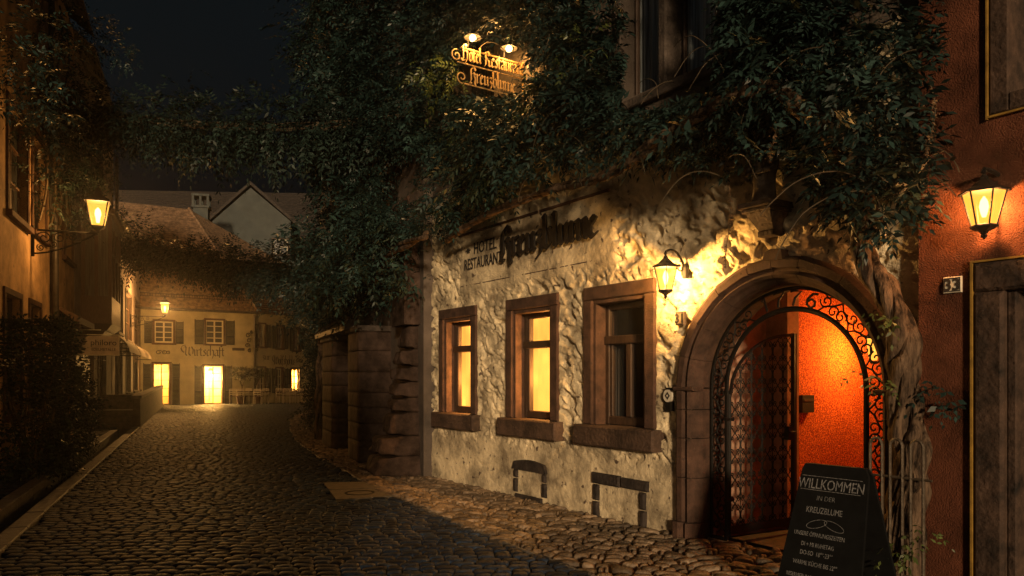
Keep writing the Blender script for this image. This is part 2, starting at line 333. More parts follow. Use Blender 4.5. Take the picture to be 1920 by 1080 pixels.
# ------------------------------------------------------------------ the ground
def inpoly(x, y, poly):
    c = np.zeros(len(x), bool); n = len(poly); j = n-1
    for i in range(n):
        xi, yi = poly[i]; xj, yj = poly[j]
        t = ((yi > y) != (yj > y)) & (x < (xj-xi)*(y-yi)/(yj-yi+1e-12)+xi); c ^= t; j = i
    return c
def stones(name, poly, ang, dx, dy, m, amp=.006, tilt=.03, gap=.010, jit=.25, z=0.0, dens=1.0, dome=.008, skip=None):
    ca, sa = math.cos(ang), math.sin(ang); P = np.array(poly)
    U = P[:,0]*ca+P[:,1]*sa; Vv = -P[:,0]*sa+P[:,1]*ca
    rows = np.arange(Vv.min()-dy, Vv.max()+dy, dy); cx = []; cy = []; hx = []; hy = []
    for k, v in enumerate(rows):
        u = U.min()-dx-rng.random()*dx
        while u < U.max()+dx:
            wd = dx*(1+jit*(rng.random()*2-1)*1.3); cx.append(u+wd/2); cy.append(v+dy*.12*math.sin(u*.9+k*.3)*jit+rng.normal()*dy*.05*jit)
            hx.append(wd/2-gap/2); hy.append(dy/2-gap/2-rng.random()*.01*jit); u += wd
    cx, cy, hx, hy = map(np.array, (cx, cy, hx, hy))
    X = cx*ca-cy*sa; Y = cx*sa+cy*ca; k = inpoly(X, Y, poly)
    if skip is not None: k &= ~skip(X, Y)
    cx, cy, hx, hy = cx[k], cy[k], hx[k], hy[k]; n = len(cx)
    zz = z+rng.normal(size=n)*amp; tx = rng.normal(size=n)*tilt; ty = rng.normal(size=n)*tilt
    rings = [(1.0,-.05),(.99,-.012),(.93,-.003),(.72,dome*.6),(.3,dome)]
    oct8 = [(-1,-.8),(-.8,-1),(.8,-1),(1,-.8),(1,.8),(.8,1),(-.8,1),(-1,.8)]
    jr = 1+rng.normal(size=(n,8))*.035*jit*4*.5
    VS = []
    for (s_, h) in rings:
        for j, (a, b) in enumerate(oct8):
            u = a*hx*s_*np.minimum(jr[:,j],1.03); v = b*hy*s_*np.minimum(jr[:,j],1.03)
            uu = cx+u; vv = cy+v
            VS.append(np.stack([uu*ca-vv*sa, uu*sa+vv*ca, zz+h+(tx*u+ty*v)*(1 if h > -.04 else 0)], 1))
    V = np.stack(VS, 1); nv = V.shape[1]; f = []
    for r_ in range(4):
        for j in range(8):
            f.append((r_*8+j, r_*8+(j+1)%8, (r_+1)*8+(j+1)%8, (r_+1)*8+j))
    t = 32; f += [(t,t+1,t+2,t+3),(t,t+3,t+4,t+7),(t+4,t+5,t+6,t+7)]
    Fq = (np.array(f)[None]+(np.arange(n)*nv)[:,None,None]).reshape(-1,4)
    o = np_mesh(name, V.reshape(-1,3), Fq, m, smooth=True); tag(o, kind='structure'); return o
def sheet(name, poly, z, m):
    mb = MB(); mb.add([(x,y,z) for x,y in poly], [tuple(range(len(poly)))]); o = mb.build(name, m); return tag(o, kind='structure')
sheet('ground', [(-400,-60),(400,-60),(400,700),(-400,700)], -.30, M['bed'])
sheet('road_bed', [(-2.0+.1-.423*-2,-2),(8,-2),(8,60),(-2.0+.1-.423*60,60)], -.035, M['bed'])
sheet('left_bed', [(-2.02-.43-.423*-2,-2),(-2.02-.43-.423*60,60),(-46,60),(-18,-2)], -.035, M['bed'])
chan = lambda Y: -2.02-.423*Y
edge = [(3.2,1.0),(1.75,4.2),(.68,6.16),(.03,7.24),(-.99,9.1),(-2.05,11.0),(-2.8,12.8),(-4.1,15.6),(-5.4,18.8),(-7.0,23.5),(-8.06,27.2),(-9.1,31.5),(-9.8,35.5),(-10.3,38.5),(-10.6,42.5)]
roadp = [(chan(2)+.20,2)]+[(x,y) for x,y in edge if y >= 1]+[(-12,46),(chan(46)+.2,46)]
pl = (-1.85,10.85)
cover_c = Vector((-1.94,10.05)); 
coverp = [((605-960)/F*1400*EYE/(905-705), EYE*1400/(905-705)), ((695-960)/F*1400*EYE/(903-705), EYE*1400/(903-705)), ((738-960)/F*1400*EYE/(931-705), EYE*1400/(931-705)), ((630-960)/F*1400*EYE/(938-705), EYE*1400/(938-705))]
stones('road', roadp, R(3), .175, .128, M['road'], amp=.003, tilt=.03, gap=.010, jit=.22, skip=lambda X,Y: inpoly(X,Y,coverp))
walk = [(x+.03,y) for x,y in edge]+[(-10.6,43),(-10,50),(6,50),(-.8,14),(-1.3,12.3),(1.9,8.0),(4.6,3.6),(6,1)]
stones('pavement', walk, R(-12), .15, .115, M['setts'], amp=.007, tilt=.09, gap=.016, jit=.75, z=.006, dome=.014)
def kerb_line(pts, wdt, z0, z1, name, m, seg=.9):
    mb = MB(); out = []
    for (a, b) in zip(pts[:-1], pts[1:]):
        a = Vector((*a,0)); b = Vector((*b,0)); L_ = (b-a).length; d = (b-a)/L_; nn = Vector((-d.y,d.x,0)); k = max(1, int(L_/seg))
        for i in range(k):
            p = a+d*(L_*i/k+.006); q = a+d*(L_*(i+1)/k-.006); h = rng.normal()*.003
            vs = [p-nn*wdt/2, q-nn*wdt/2, q+nn*wdt/2, p+nn*wdt/2]; c = .012
            lo = [(v.x,v.y,z0) for v in vs]; mi = [(v.x,v.y,z1-c+h) for v in vs]
            vs2 = [p-nn*(wdt/2-c)+d*c, q-nn*(wdt/2-c)-d*c, q+nn*(wdt/2-c)-d*c, p+nn*(wdt/2-c)+d*c]
            hi = [(v.x,v.y,z1+h) for v in vs2]
            mb.add(lo+mi+hi, [(0,1,5,4),(1,2,6,5),(2,3,7,6),(3,0,4,7),(4,5,9,8),(5,6,10,9),(6,7,11,10),(7,4,8,11),(8,9,10,11)])
    return tag(mb.build(name, m), kind='structure')
kerb_line([(chan(y)+.10,y) for y in (2,8,16,24,33,41)], .20, -.28, .03, 'kerb', M['kerb'])
kerb_line([(chan(y)-.42,y) for y in (2,8,16,22.2)], .20, -.28, .05, 'kerb', M['kerb'])
kerb_line(edge, .045, -.05, .004, 'pavement_edge', M['kerb'], .25)
tag(MB().add([(chan(2)-.33,2,-.2),(chan(2)+.01,2,-.2),(chan(42)+.01,42,-.2),(chan(42)-.33,42,-.2)], [(0,1,2,3)]).build('channel', M['bed']), kind='structure')
leftp = [(chan(2)-.53,2),(chan(23.6)-.53,23.6),(chan(23.6)-1.35,23.6),(-3.3-.423*2,2)]
stones('left_pavement', [leftp[0],leftp[1],leftp[2],leftp[3]], R(-8), .16, .12, M['road'], amp=.006, tilt=.06, gap=.016, jit=.7, z=.03)
# manhole plate
pm = MB(); q = [Vector((x,y,0)) for x,y in coverp]
def lerp4(u, v): return (q[0]*(1-u)+q[1]*u)*(1-v)+(q[3]*(1-u)+q[2]*u)*v
for (u0,u1,v0,v1) in ((.01,.99,.02,.46),(.01,.99,.49,.98)):
    a,b,c,d = lerp4(u0,v0),lerp4(u1,v0),lerp4(u1,v1),lerp4(u0,v1)
    pm.add([(p.x,p.y,z) for z in (-.03,.008) for p in (a,b,c,d)], [(0,1,2,3),(7,6,5,4),(0,4,5,1),(1,5,6,2),(2,6,7,3),(3,7,4,0)])
mh = thing('manhole_cover', 'square concrete manhole cover with iron ring set in the setts near the corner', 'manhole cover', (0,0,0))
pm.build('cover_slab', M['concrete'], mh)
c = lerp4(.5,.72); pr = MB(); pr.lathe([(.17,.009),(.19,.015),(.205,.015),(.21,.009)], 24, (c.x,c.y,0), cap=False); pr.build('ring', M['iron'], mh)
# ------------------------------------------------------------------ restaurant building
CX, RO, RI, ZS = 1.19, 1.19, .94, 1.53          # arch: centre, outer and inner radius, springing height
WIN = [(-5.16,-4.01),(-3.21,-2.03),(-1.52,-.33)]; WZ0, WZ1 = 1.08, 2.70
FACE_END = 2.50
rest = thing('restaurant_building', 'rough plastered restaurant house with three stone framed windows and a gated stone arch', 'building', FW.at(0,0,0), FW.rz)
def wall_open(mb, x0, x1, z0, z1, ops, d):
    """flat wall at y=0 with rectangular openings (a,b,c,e) and reveals of depth d"""
    xs = sorted({x0,x1,*[o[0] for o in ops],*[o[1] for o in ops]}); zs = sorted({z0,z1,*[o[2] for o in ops],*[o[3] for o in ops]})
    for a,b in zip(xs[:-1],xs[1:]):
        for c,e in zip(zs[:-1],zs[1:]):
            mx,mz=(a+b)/2,(c+e)/2
            if a < x0-1e-6 or b > x1+1e-6 or c < z0-1e-6 or e > z1+1e-6: continue
            if any(o[0]<mx<o[1] and o[2]<mz<o[3] for o in ops): continue
            mb.quad((a,0,c),(b,0,c),(b,0,e),(a,0,e))
    for a,b,c,e in ops:
        mb.quad((a,0,c),(a,d,c),(a,d,e),(a,0,e)); mb.quad((b,0,e),(b,d,e),(b,d,c),(b,0,c))
        mb.quad((a,0,c),(b,0,c),(b,d,c),(a,d,c)); mb.quad((a,d,e),(b,d,e),(b,0,e),(a,0,e))
# rough plaster, really modelled in relief
def relief(x0, x1, z0, z1, step, hole, smoothf, amp=.05, seed=0):
    nx = int((x1-x0)/step)+1; nz = int((z1-z0)/step)+1
    xs = np.linspace(x0,x1,nx); zs = np.linspace(z0,z1,nz); X, Z = np.meshgrid(xs, zs)
    wx = X+.10*fbm(X*4,Z*4,5+seed)*2; wz = Z+.10*fbm(X*4+9,Z*4,6+seed)*2
    ca, sa = math.cos(R(-32)), math.sin(R(-32)); U = wx*ca+wz*sa; W_ = -wx*sa+wz*ca
    stp = lambda a,b,t: (lambda q: q*q*(3-2*q))(np.clip((t-a)/(b-a),0,1))
    n3 = vnoise(U*2.2,W_*3.5,seed+3); p1 = stp(.56,.74,vnoise(U*5.5,W_*13,seed+1)); p2 = stp(.60,.74,vnoise(U*11+3,W_*24,seed+2)); p3 = stp(.35,.6,vnoise(U*3.2+7,W_*6.5,seed+5))
    h = .32*p3-.85*p1*(.35+n3)-.50*p2+.35*vnoise(U*7,W_*13,seed+4)+.25*fbm(X*22,Z*22,seed+7,3)
    s_ = smoothf(X, Z); fine = .010*(fbm(X*30,Z*30,seed+8,3)-.5)+.012*(fbm(X*3,Z*3,seed+9,2)-.5)
    Y = -(h*amp*s_)+fine+.018*s_-.012*(1-s_)
    V = np.stack([X,Y,Z],-1).reshape(-1,3)
    i, j = np.meshgrid(np.arange(nx-1), np.arange(nz-1)); xm = xs[i]+step/2; zm = zs[j]+step/2; k = ~hole(xm, zm)
    a = (j*nx+i)[k]; Fq = np.stack([a,a+1,a+1+nx,a+nx],1); return V, Fq
def sm(a, b, t): t = np.clip((t-a)/(b-a),0,1); return t*t*(3-2*t)
def w_hole(x, z):
    h = np.zeros(x.shape, bool)
    for a,b in WIN: h |= (x>a+.05)&(x<b-.05)&(z>WZ0-.1)&(z<WZ1-.05)
    h |= (x>CX-RI-.08)&(x<CX+RI+.08)&(z<ZS)
    h |= ((x-CX)**2+(z-ZS)**2 < (RI+.08)**2)&(z>=ZS-.01)
    return h
SP = (-4.50,-1.02,3.02,3.78)       # smooth lettering field
def w_smooth(x, z):
    base = .10+.90*sm(.62,.82, z+.10*(fbm(x*2.5,z*0,12,2)-.5)*2)
    pnl = sm(SP[0]-.04,SP[0]+.02,x)*(1-sm(SP[1]-.02,SP[1]+.10,x))*sm(SP[2]-.28,SP[2]-.05,z)*(1-sm(SP[3],SP[3]+.05,z))
    up = 1-.55*sm(3.5,4.0,z)
    s = base*(1-.93*pnl)*up
    for a,b in WIN:                # the plaster is drawn thin round the stone frames
        d = np.maximum(np.maximum(a-x,x-b),np.maximum(WZ0-.24-z,z-WZ1)); s = s*(.25+.75*sm(0,.09,d))
    d = np.where(z>ZS, np.hypot(x-CX,z-ZS)-RO, np.abs(x-CX)-RO); s = s*(.25+.75*sm(0,.1,d)); return s
V, Fq = relief(-5.50, FACE_END, -.05, 4.45, .011, w_hole, w_smooth, .054)
np_mesh('wall', V, Fq, M['plaster'], rest, smooth=True)
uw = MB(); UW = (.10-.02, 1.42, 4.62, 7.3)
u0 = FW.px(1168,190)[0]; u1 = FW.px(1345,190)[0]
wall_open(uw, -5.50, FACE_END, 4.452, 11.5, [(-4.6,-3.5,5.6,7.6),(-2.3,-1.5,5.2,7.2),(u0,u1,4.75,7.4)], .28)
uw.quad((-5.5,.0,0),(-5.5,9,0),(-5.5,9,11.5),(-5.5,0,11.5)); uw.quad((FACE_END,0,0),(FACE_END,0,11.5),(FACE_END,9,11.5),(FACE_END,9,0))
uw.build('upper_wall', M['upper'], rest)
rf = MB(); rf.add([(-5.7,-.45,11.4),(2.7,-.45,11.4),(2.7,4.5,15),(-5.7,4.5,15),(-5.7,9,11.4),(2.7,9,11.4)], [(0,1,2,3),(3,2,5,4),(0,3,4),(1,5,2)]); rf.build('roof', M['tile_d'], rest)
pb = MB(); pb.box(SP[0]-.02,SP[1]-.05,-.035,.03,SP[3]-.005,SP[3]+.025); pb.box(SP[0],SP[1]-.35,-.014,.03,SP[2]-.012,SP[2]+.0); pb.build('sign_field_moulding', M['sandstone'], rest)
def stone_window(k, x0, x1, lit):
    fw = .155; mb = MB(); g = .004
    mb.bbox(x0, x0+fw, -.045, .27, WZ0, WZ1-fw-g, .012); mb.bbox(x1-fw, x1, -.045, .27, WZ0, WZ1-fw-g, .012)
    mb.bbox(x0, x1, -.045, .27, WZ1-fw, WZ1, .012)
    a, b = x0+fw, x1-fw                      # inner rebate strip
    mb.bbox(a, a+.05, -.012, .27, WZ0, WZ1-fw-.05, .008); mb.bbox(b-.05, b, -.012, .27, WZ0, WZ1-fw-.05, .008); mb.bbox(a, b, -.012, .27, WZ1-fw-.05, WZ1-fw-.002, .008)
    w_ = mb.build('window', M['sandstone'], rest)
    sl = MB(); sl.bbox(x0-.08, x1+.07, -.14, .27, WZ0-.24, WZ0-.004, .018); sl.build('sill', M['sandstone2'], w_)
    a += .05; b -= .05; z0, z1 = WZ0, WZ1-fw-.05; f = MB(); y0, y1 = .13, .19
    f.bbox(a,a+.07,y0,y1,z0,z1); f.bbox(b-.07,b,y0,y1,z0,z1); f.bbox(a,b,y0+.003,y1,z1-.07,z1); f.bbox(a,b,y0+.003,y1,z0,z0+.10)
    zt = z0+(z1-z0)*.70; f.bbox(a,b,y0-.02,y1,zt-.05,zt+.05)
    m_ = (a+b)/2+.02 if not lit else b-.05
    if lit: f.bbox(a+.07,a+.14,y0-.006,y1,z0+.1,z1-.07)
    f.bbox(m_-.045,m_+.045,y0-.01,y1,z0+.1,zt-.052)
    f.bbox(a+.07,a+.115,y0+.012,y1,z0+.1,zt-.05,.008); f.bbox(b-.115,b-.07,y0+.012,y1,z0+.1,zt-.05,.008)
    f.build('frame', M['wood'], w_)
    p = MB(); p.quad((a+.07,.168,z0+.09),(b-.07,.168,z0+.09),(b-.07,.168,z1-.06),(a+.07,.168,z1-.06)); p.build('pane', M['glass'] if not lit else M['glass_l_clear'], w_)
    c = MB(); cm = M['win_lit'] if lit else M['curtain']; N_ = 46; y = .27
    def sheet_(xa, xb, za, zb, yy=y):
        vs = []; fs = []
        for i in range(N_+1):
            x = xa+(xb-xa)*i/N_; q = yy+.018*math.sin(i*1.15)+.008*math.sin(i*2.9+1); vs += [(x,q,za),(x,q,zb)]
        for i in range(N_): fs.append((2*i,2*i+2,2*i+3,2*i+1))
        c.add(vs, fs)
    if lit: sheet_(a-.02, b+.1, z0+.0, z1+.05)
    else:
        sheet_(a-.05, a+.36, z0, zt+.05); sheet_(b-.24, b+.1, z0, zt+.05)
    c.build('curtain', cm, w_, smooth=True)
    if lit: lamp_light(w_, ((a+b)/2+.1,.22,z0+.55), 60, (1,.42,.09), .01); lamp_light(w_, ((a+b)/2+.1,.22,z1-.3), 26, (1,.42,.09), .01)
    r_ = MB(); r_.add([(x0,.5,z0-.2),(x1,.5,z0-.2),(x1,.5,z1+.2),(x0,.5,z1+.2),(x0,.27,z0-.2),(x1,.27,z0-.2),(x1,.27,z1+.2),(x0,.27,z1+.2)], [(0,1,2,3),(0,4,5,1),(3,2,6,7),(0,3,7,4),(1,5,6,2)])
    r_.build('dark_room', M['skyblk'], w_)
    return w_
g_ = bpy.data.materials.new('clear_warm_glass'); g_.use_nodes = True; N_ = g_.node_tree.nodes
mx = N_.new('ShaderNodeMixShader'); mx.inputs[0].default_value = .88; t_ = N_.new('ShaderNodeBsdfTransparent'); gl = N_.new('ShaderNodeBsdfGlossy'); gl.inputs['Roughness'].default_value = .1
g_.node_tree.links.new(gl.outputs[0], mx.inputs[1]); g_.node_tree.links.new(t_.outputs[0], mx.inputs[2]); g_.node_tree.links.new(mx.outputs[0], N_['Material Output'].inputs[0]); M['glass_l_clear'] = g_
for k, (a, b) in enumerate(WIN): stone_window(k, a, b, k < 2)
# cellar openings, bricked up
def cellar(x0, x1, z0, z1, arch):
    mb = MB(); t = .085
    def rough(xa,xb,za,zb):
        mb.bbox(xa+random.uniform(-.008,.008), xb+random.uniform(-.008,.008), -.045-random.random()*.01, .05, za, zb, .02)
    n = 1
    for (za, zb) in ((z0+.02,z0+.20),(z0+.215,z1-.14)):
        rough(x0,x0+t,za,zb); rough(x1-t,x1,za,zb)
    if arch:
        P = [(x0-.02,z1-.13)]+[(x0+.03+(x1-x0-.06)*i/8, z1-.02+.035*math.sin(math.pi*i/8)) for i in range(9)]+[(x1+.02,z1-.13)]
        mb.prism(P, -.055, .05)
    else: rough(x0-.03,(x0+x1)/2+.03,z1-.13,z1); rough((x0+x1)/2+.04,x1+.04,z1-.125,z1-.01)
    rough(x0+.03, x1-.1, z0-.08, z0+.0)
    return mb.build('cellar_opening', M['darkstone'], rest, smooth=False)
cellar(-3.02,-2.28,.06,.52,True); cellar(-1.34,-.47,-.02,.52,False)
# arch: moulded stone
am = MB(); prof = [(RO,.06),(RO,-.06),(RO-.035,-.085),(RO-.10,-.085),(RO-.115,-.05),(RO-.135,-.04),(RO-.165,-.075),(RO-.19,-.05),(RO-.205,-.01),(RI+.015,.02),(RI,.06),(RI,.42)]
def arch_ring(mb, prof, a0, a1, n, wob=0):
    vs = []; fs = []; m = len(prof)
    for i in range(n+1):
        a = a0+(a1-a0)*i/n; w_ = wob*(vnoise(np.array([i*.35]),np.array([3.3]),2)[0]-.5)
        for j, (r_, y) in enumerate(prof):
            rr = r_+(w_ if j < 4 else 0); vs.append((CX-rr*math.cos(a), y, ZS+rr*math.sin(a)))
    for i in range(n):
        for j in range(m-1): fs.append((i*m+j,i*m+j+1,(i+1)*m+j+1,(i+1)*m+j))
    fs += [tuple(range(m)), tuple(n*m+j for j in range(m-1,-1,-1))]
    mb.add(vs, fs)
cuts = [0,.29,.62,.97,1.32,1.55,1.80,2.2,2.55,2.86,math.pi]
for a0, a1 in zip(cuts[:-1], cuts[1:]): arch_ring(am, prof, a0+.003, a1-.003, 10, .03)
for sgn in (-1, 1):
    zz = [-.05,.17,.62,1.02,1.31,ZS-.005]
    for z0,z1 in zip(zz[:-1],zz[1:]):
        ex = .03 if z0 < 0 else 0
        vs=[]; m=len(prof)
        for z in (z0+.004,z1-.004):
            for r_,y in prof: vs.append((CX+sgn*(r_+(ex if r_>RO-.11 else 0)), y-ex, z))
        am.add(vs, [(j,j+1,m+j+1,m+j) for j in range(m-1)]+[tuple(range(m)),tuple(range(2*m-1,m-1,-1))])
arch_o = am.build('stone_arch', M['sandstone'], rest)
for sgn in (-1,1): ip = MB(); ip.bbox(min(CX+sgn*(RI-.01),CX+sgn*(RO+.012)), max(CX+sgn*(RI-.01),CX+sgn*(RO+.012)), -.098, .06, ZS-.03, ZS+.012, .01); ip.build('impost', M['sandstone'], arch_o)
ip = MB(); ip.prism([(CX-.09,ZS+RO-.03),(CX+.12,ZS+RO-.04),(CX+.10,ZS+RO+.05),(CX+.0,ZS+RO+.065),(CX-.07,ZS+RO+.04)], -.11, .02); ip.build('keystone', M['sandstone'], arch_o)
# passage behind the gate
pa, pb_, pd, pj = .13, 2.45, 3.9, 1.22
ps = MB(); ps.quad((pa,pj+.2,0),(pa,pd,0),(pa,pd,2.85),(pa,pj+.2,2.85)); ps.quad((pb_,pj+.2,0),(pb_,pj+.2,2.85),(pb_,pd,2.85),(pb_,pd,0))
ps.quad((pa,pd,0),(pb_,pd,0),(pb_,pd,2.85),(pa,pd,2.85)); ps.quad((pa,pj+.2,2.85),(pa,pd,2.85),(pb_,pd,2.85),(pb_,pj+.2,2.85))
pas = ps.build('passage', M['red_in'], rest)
ps = MB(); ps.quad((pa,.42,0),(pa,pj,0),(pa,pj,2.9),(pa,.42,2.95)); ps.quad((pb_,.42,0),(pb_,.42,2.9),(pb_,pj,2.9),(pb_,pj,0)); ps.quad((pa,.42,2.95),(pa,pj,2.9),(pb_,pj,2.9),(pb_,.42,2.9))
ps.box(-.3,.40,pj,pj+.2,0,3); ps.box(2.15,2.7,pj,pj+.2,0,3); ps.box(.40,2.15,pj+.002,pj+.198,2.64,3)  # dividing wall added to keep the passage lamp off the near plaster
ps.build('vestibule_with_shade_wall', M['vest'], rest)
MB().quad((-1,.40,-.01),(3,.40,-.01),(3,5,-.01),(-1,5,-.01)).build('passage_floor', M['concrete'], pas)
pt = MB(); pt.bbox(pa,pa+.001,1,1.01,1,1.01)
# letter box on the passage wall
lx, lz = FW.px(1506,757, 0)
def on_left(px, py):
    """pixel -> depth and height on the passage's left wall"""
    xw, z0 = FW.px(px, py); cs = 5.43; t = (xw-pa)/((cs-xw)/5.73); Y = FW.at(pa,t,0)[1]; return t, EYE+(HOR-py)/F*Y
t0, zb = on_left(1506,757)
lbx = thing('letter_box', 'small black letter box fixed to the glowing orange passage wall', 'letter box', FW.at(pa,t0,zb), FW.rz)
m_=MB(); m_.box(.002,.07,-.11,.11,-.10,.10,taper=.0); m_.build('case', M['iron'], lbx); m_=MB(); m_.box(.06,.078,-.09,.09,.03,.06); m_.build('flap', M['iron_rust'], lbx)
# passage lantern (out of sight behind the right jamb)
t1, z1 = on_left(1575,672)
plm = thing('passage_lantern', 'glowing lantern hanging inside the arched passage behind the gate', 'lamp', FW.at(pa+.42,t1,z1+.1), FW.rz)
m_=MB(); m_.lathe([(.02,.26),(.09,.14),(.10,.12)],6); m_.lathe([(.05,-.14),(.03,-.17)],6); m_.tube([(0,0,.26),(0,0,2.75-z1-.1)],.008); m_.build('frame', M['iron'], plm)
m_=MB(); m_.lathe([(.05,-.13),(.085,.12)],6,cap=False); m_.build('glass', M['glass_l'], plm)
lamp_light(plm, (0,0,0), 220, (1,.40,.08), .05)
# iron surround grille with the date and the open leaf
gr = thing('gate_surround', 'fixed wrought iron scroll grille dated 1776 lining the stone arch', 'iron grille', FW.at(0,0,0), FW.rz)
gy = .17; r1, r2 = RI-.005, RI-.215; g = MB()
def rail(r_, rad):
    return [(CX-r_,gy,.02),(CX-r_,gy,ZS)]+[(CX-r_*math.cos(a),gy,ZS+r_*math.sin(a)) for a in np.linspace(.06,math.pi-.06,34)]+[(CX+r_,gy,ZS),(CX+r_,gy,.02)]
g.tube(rail(r1-.015,0), .018, 5); g.tube(rail(r2,0), .020, 5); g.tube(rail(r2+.022,0), .008, 4)
for sgn in (-1,1): g.tube([(CX+sgn*r1,gy,.03),(CX+sgn*r2,gy,.03)], .02, 5)
g.build('frame_bars', M['iron'], gr)
def spiral(c, r0, turns, a0, dirn, rad=.007, axis=None, mb=None, n=18, r_end=.2):
    pts = []
    for i in range(n+1):
        t = i/n; a = a0+dirn*turns*2*math.pi*t; r_ = r0*(1-(1-r_end)*t); pts.append((c[0]+r_*math.cos(a), c[1]+r_*math.sin(a)))
    return pts
sc = MB(); rm = (r1+r2)/2-.005
def ring_pt(u, v):
    """u along the ring in metres from left foot, v outward from its middle"""
    h = ZS; arc = math.pi*rm
    if u < h: return (CX-rm-v, gy, u)
    if u < h+arc: a = (u-h)/rm; return (CX-(rm+v)*math.cos(a), gy, ZS+(rm+v)*math.sin(a))
    return (CX+rm+v, gy, h-(u-h-arc))
def ring_curve(pts, rad): sc.tube([ring_pt(u,v) for u,v in pts], rad, 4)
total = 2*ZS+math.pi*rm; u = .10; k = 0
while u < total-.08:
    mid = abs(u+.09-total/2) < .36
    if not mid:
        s_ = 1 if k % 2 else -1
        P = spiral((u+.05, -.028*s_), .062, 1.3, 0 if s_ > 0 else math.pi, 1); ring_curve(P, .0075)
        P = spiral((u+.15, .030*s_), .058, 1.2, math.pi if s_ > 0 else 0, 1); ring_curve(P, .0075)
        ring_curve([(u,.08*s_),(u+.05,.02*s_),(u+.1,-.0*s_),(u+.15,-.03*s_),(u+.2,-.085*s_)], .008)
        ring_curve([(u+.02,-.085*s_),(u+.055,-.06*s_),(u+.10,-.085*s_)], .007)
    u += .19; k += 1
sc.build('scrollwork', M['iron'], gr)
dt = MB(); D = {'1':[[(-.025,.05),(0,.085),(0,-.085)]], '7':[[(-.04,.075),(-.02,.085),(.05,.08),(.0,-.0),(-.015,-.085)]], '6':[[(.04,.08),(-.0,.07),(-.035,.0),(-.03,-.06),(.01,-.085),(.04,-.05),(.035,-.01),(.0,.01),(-.03,-.02)]]}
for c_, uo in zip('1776', (-.25,-.10,.07,.24)):
    for L_ in D[c_]: dt.tube([tuple(Vector(ring_pt(total/2+uo+x_*1.15, z_*.80))+Vector((0,-.03,0))) for x_, z_ in L_], .012, 5)
dt.build('date_numerals', M['iron'], gr)
gate = thing('iron_gate_leaf', 'wrought iron lattice gate leaf standing open into the orange lit passage', 'gate', FW.at(.47,.20,0), FW.rz+R(86))
LW = .93
def top(x): t = x/LW; return 1.42+.66*math.sqrt(max(0,1-(1-t)**2))
gf = MB(); gf.tube([(0,0,.06),(0,0,top(.0)+.05)], .02, 6); gf.tube([(LW,0,.06),(LW,0,top(LW)+.02)], .024, 6); gf.tube([(0,0,.06),(LW,0,.06)], .02, 6)
gf.tube([(LW*i/24,0,top(LW*i/24)) for i in range(25)], .018, 5); gf.box(LW-.0,LW+.045,-.012,.012,.04,top(LW)+.02); gf.box(.0,LW,-.006,.006,.06,.16)
gf.build('leaf_frame', M['iron'], gate)
lt = MB(); nc = 6; cw = LW/nc; ch = .235
def clip_tube(P, rad):
    run = []
    for p in P:
        ok = .02 < p[0] < LW-.015 and .12 < p[1] < top(p[0])-.005
        if ok: run.append((p[0],0,p[1]))
        else:
            if len(run) > 2: lt.tube(run, rad, 4)
            run = []
    if len(run) > 2: lt.tube(run, rad, 4)
for i in range(nc+1):
    x = i*cw
    if 0 < i < nc: clip_tube([(x,z) for z in np.linspace(.12,2.2,40)], .006)
    for j in range(9):
        z = .14+j*ch
        if i < nc:
            xm = x+cw/2
            clip_tube([(x+cw*.5+cw*.46*math.sin(t*math.pi)*(1), z+ch*t) for t in np.linspace(0,1,13)], .0065)
            clip_tube([(x+cw*.5-cw*.46*math.sin(t*math.pi), z+ch*t) for t in np.linspace(0,1,13)], .0065)
            for s_ in (-1,1):
                P = spiral((xm+s_*cw*.26, z+ch*.80), cw*.2, 1.1, math.pi/2, -s_, n=12); clip_tube(P, .006)
                P = spiral((xm+s_*cw*.26, z+ch*.22), cw*.2, 1.1, -math.pi/2, s_, n=12); clip_tube(P, .006)
lt.build('lattice', M['iron'], gate)
for z in (.42,1.22): hk = MB(); hk.tube([(-.06,0,z),(0,0,z),(.05,0,z)], .022, 6); hk.build('hinge', M['iron'], gate)
kn = MB(); kn.box(LW-.10,LW-.02,-.03,.03,.98,1.12); kn.tube([(LW-.05,-.03,1.07),(LW-.05,-.08,1.07),(LW-.14,-.08,1.07)], .01); kn.build('lock_case', M['iron'], gate)
# lettering on the wall
fieldx = FW.X(950)
sg = thing('restaurant_name_letters', 'large black iron blackletter word on the plaster field above the windows', 'sign', FW.at(-3.27,-.012,3.28), FW.rz)
xh = .265
black_letter('Kreuzblume', xh, M['letter'], sg, (0,-.03,0), 'letters', .03, .25, 40, width=2.06)
for x in (.3,.8,1.3,1.8): st = MB(); st.tube([(x,-.03,.15),(x,.03,.15)], .012); st.build('spacer_pin', M['iron'], sg)
hs = thing('hotel_restaurant_lettering', 'two small lines of plain black capitals at the left of the plaster field', 'sign', FW.at(-3.85,-.012,3.4), FW.rz)
text('HOTEL', .24, M['paintblk'], hs, (.07,-.012,.06), 'line_of_capitals', .004, sx=.84); text('RESTAURANT', .235, M['paintblk'], hs, (-.0,-.012,-.155), 'line_of_capitals', .004, sx=.72)
fl = MB()
for a in range(0,360,60): fl.tube([(-.40,-.014,.13),(-.40+.05*math.cos(R(a)),-.014,.13+.035*math.sin(R(a)))], [.006,.012], 5)
fl.tube([(-.48,-.014,.125),(-.33,-.014,.135)], .006, 5); fl.build('flower_mark', M['paintblk'], hs)
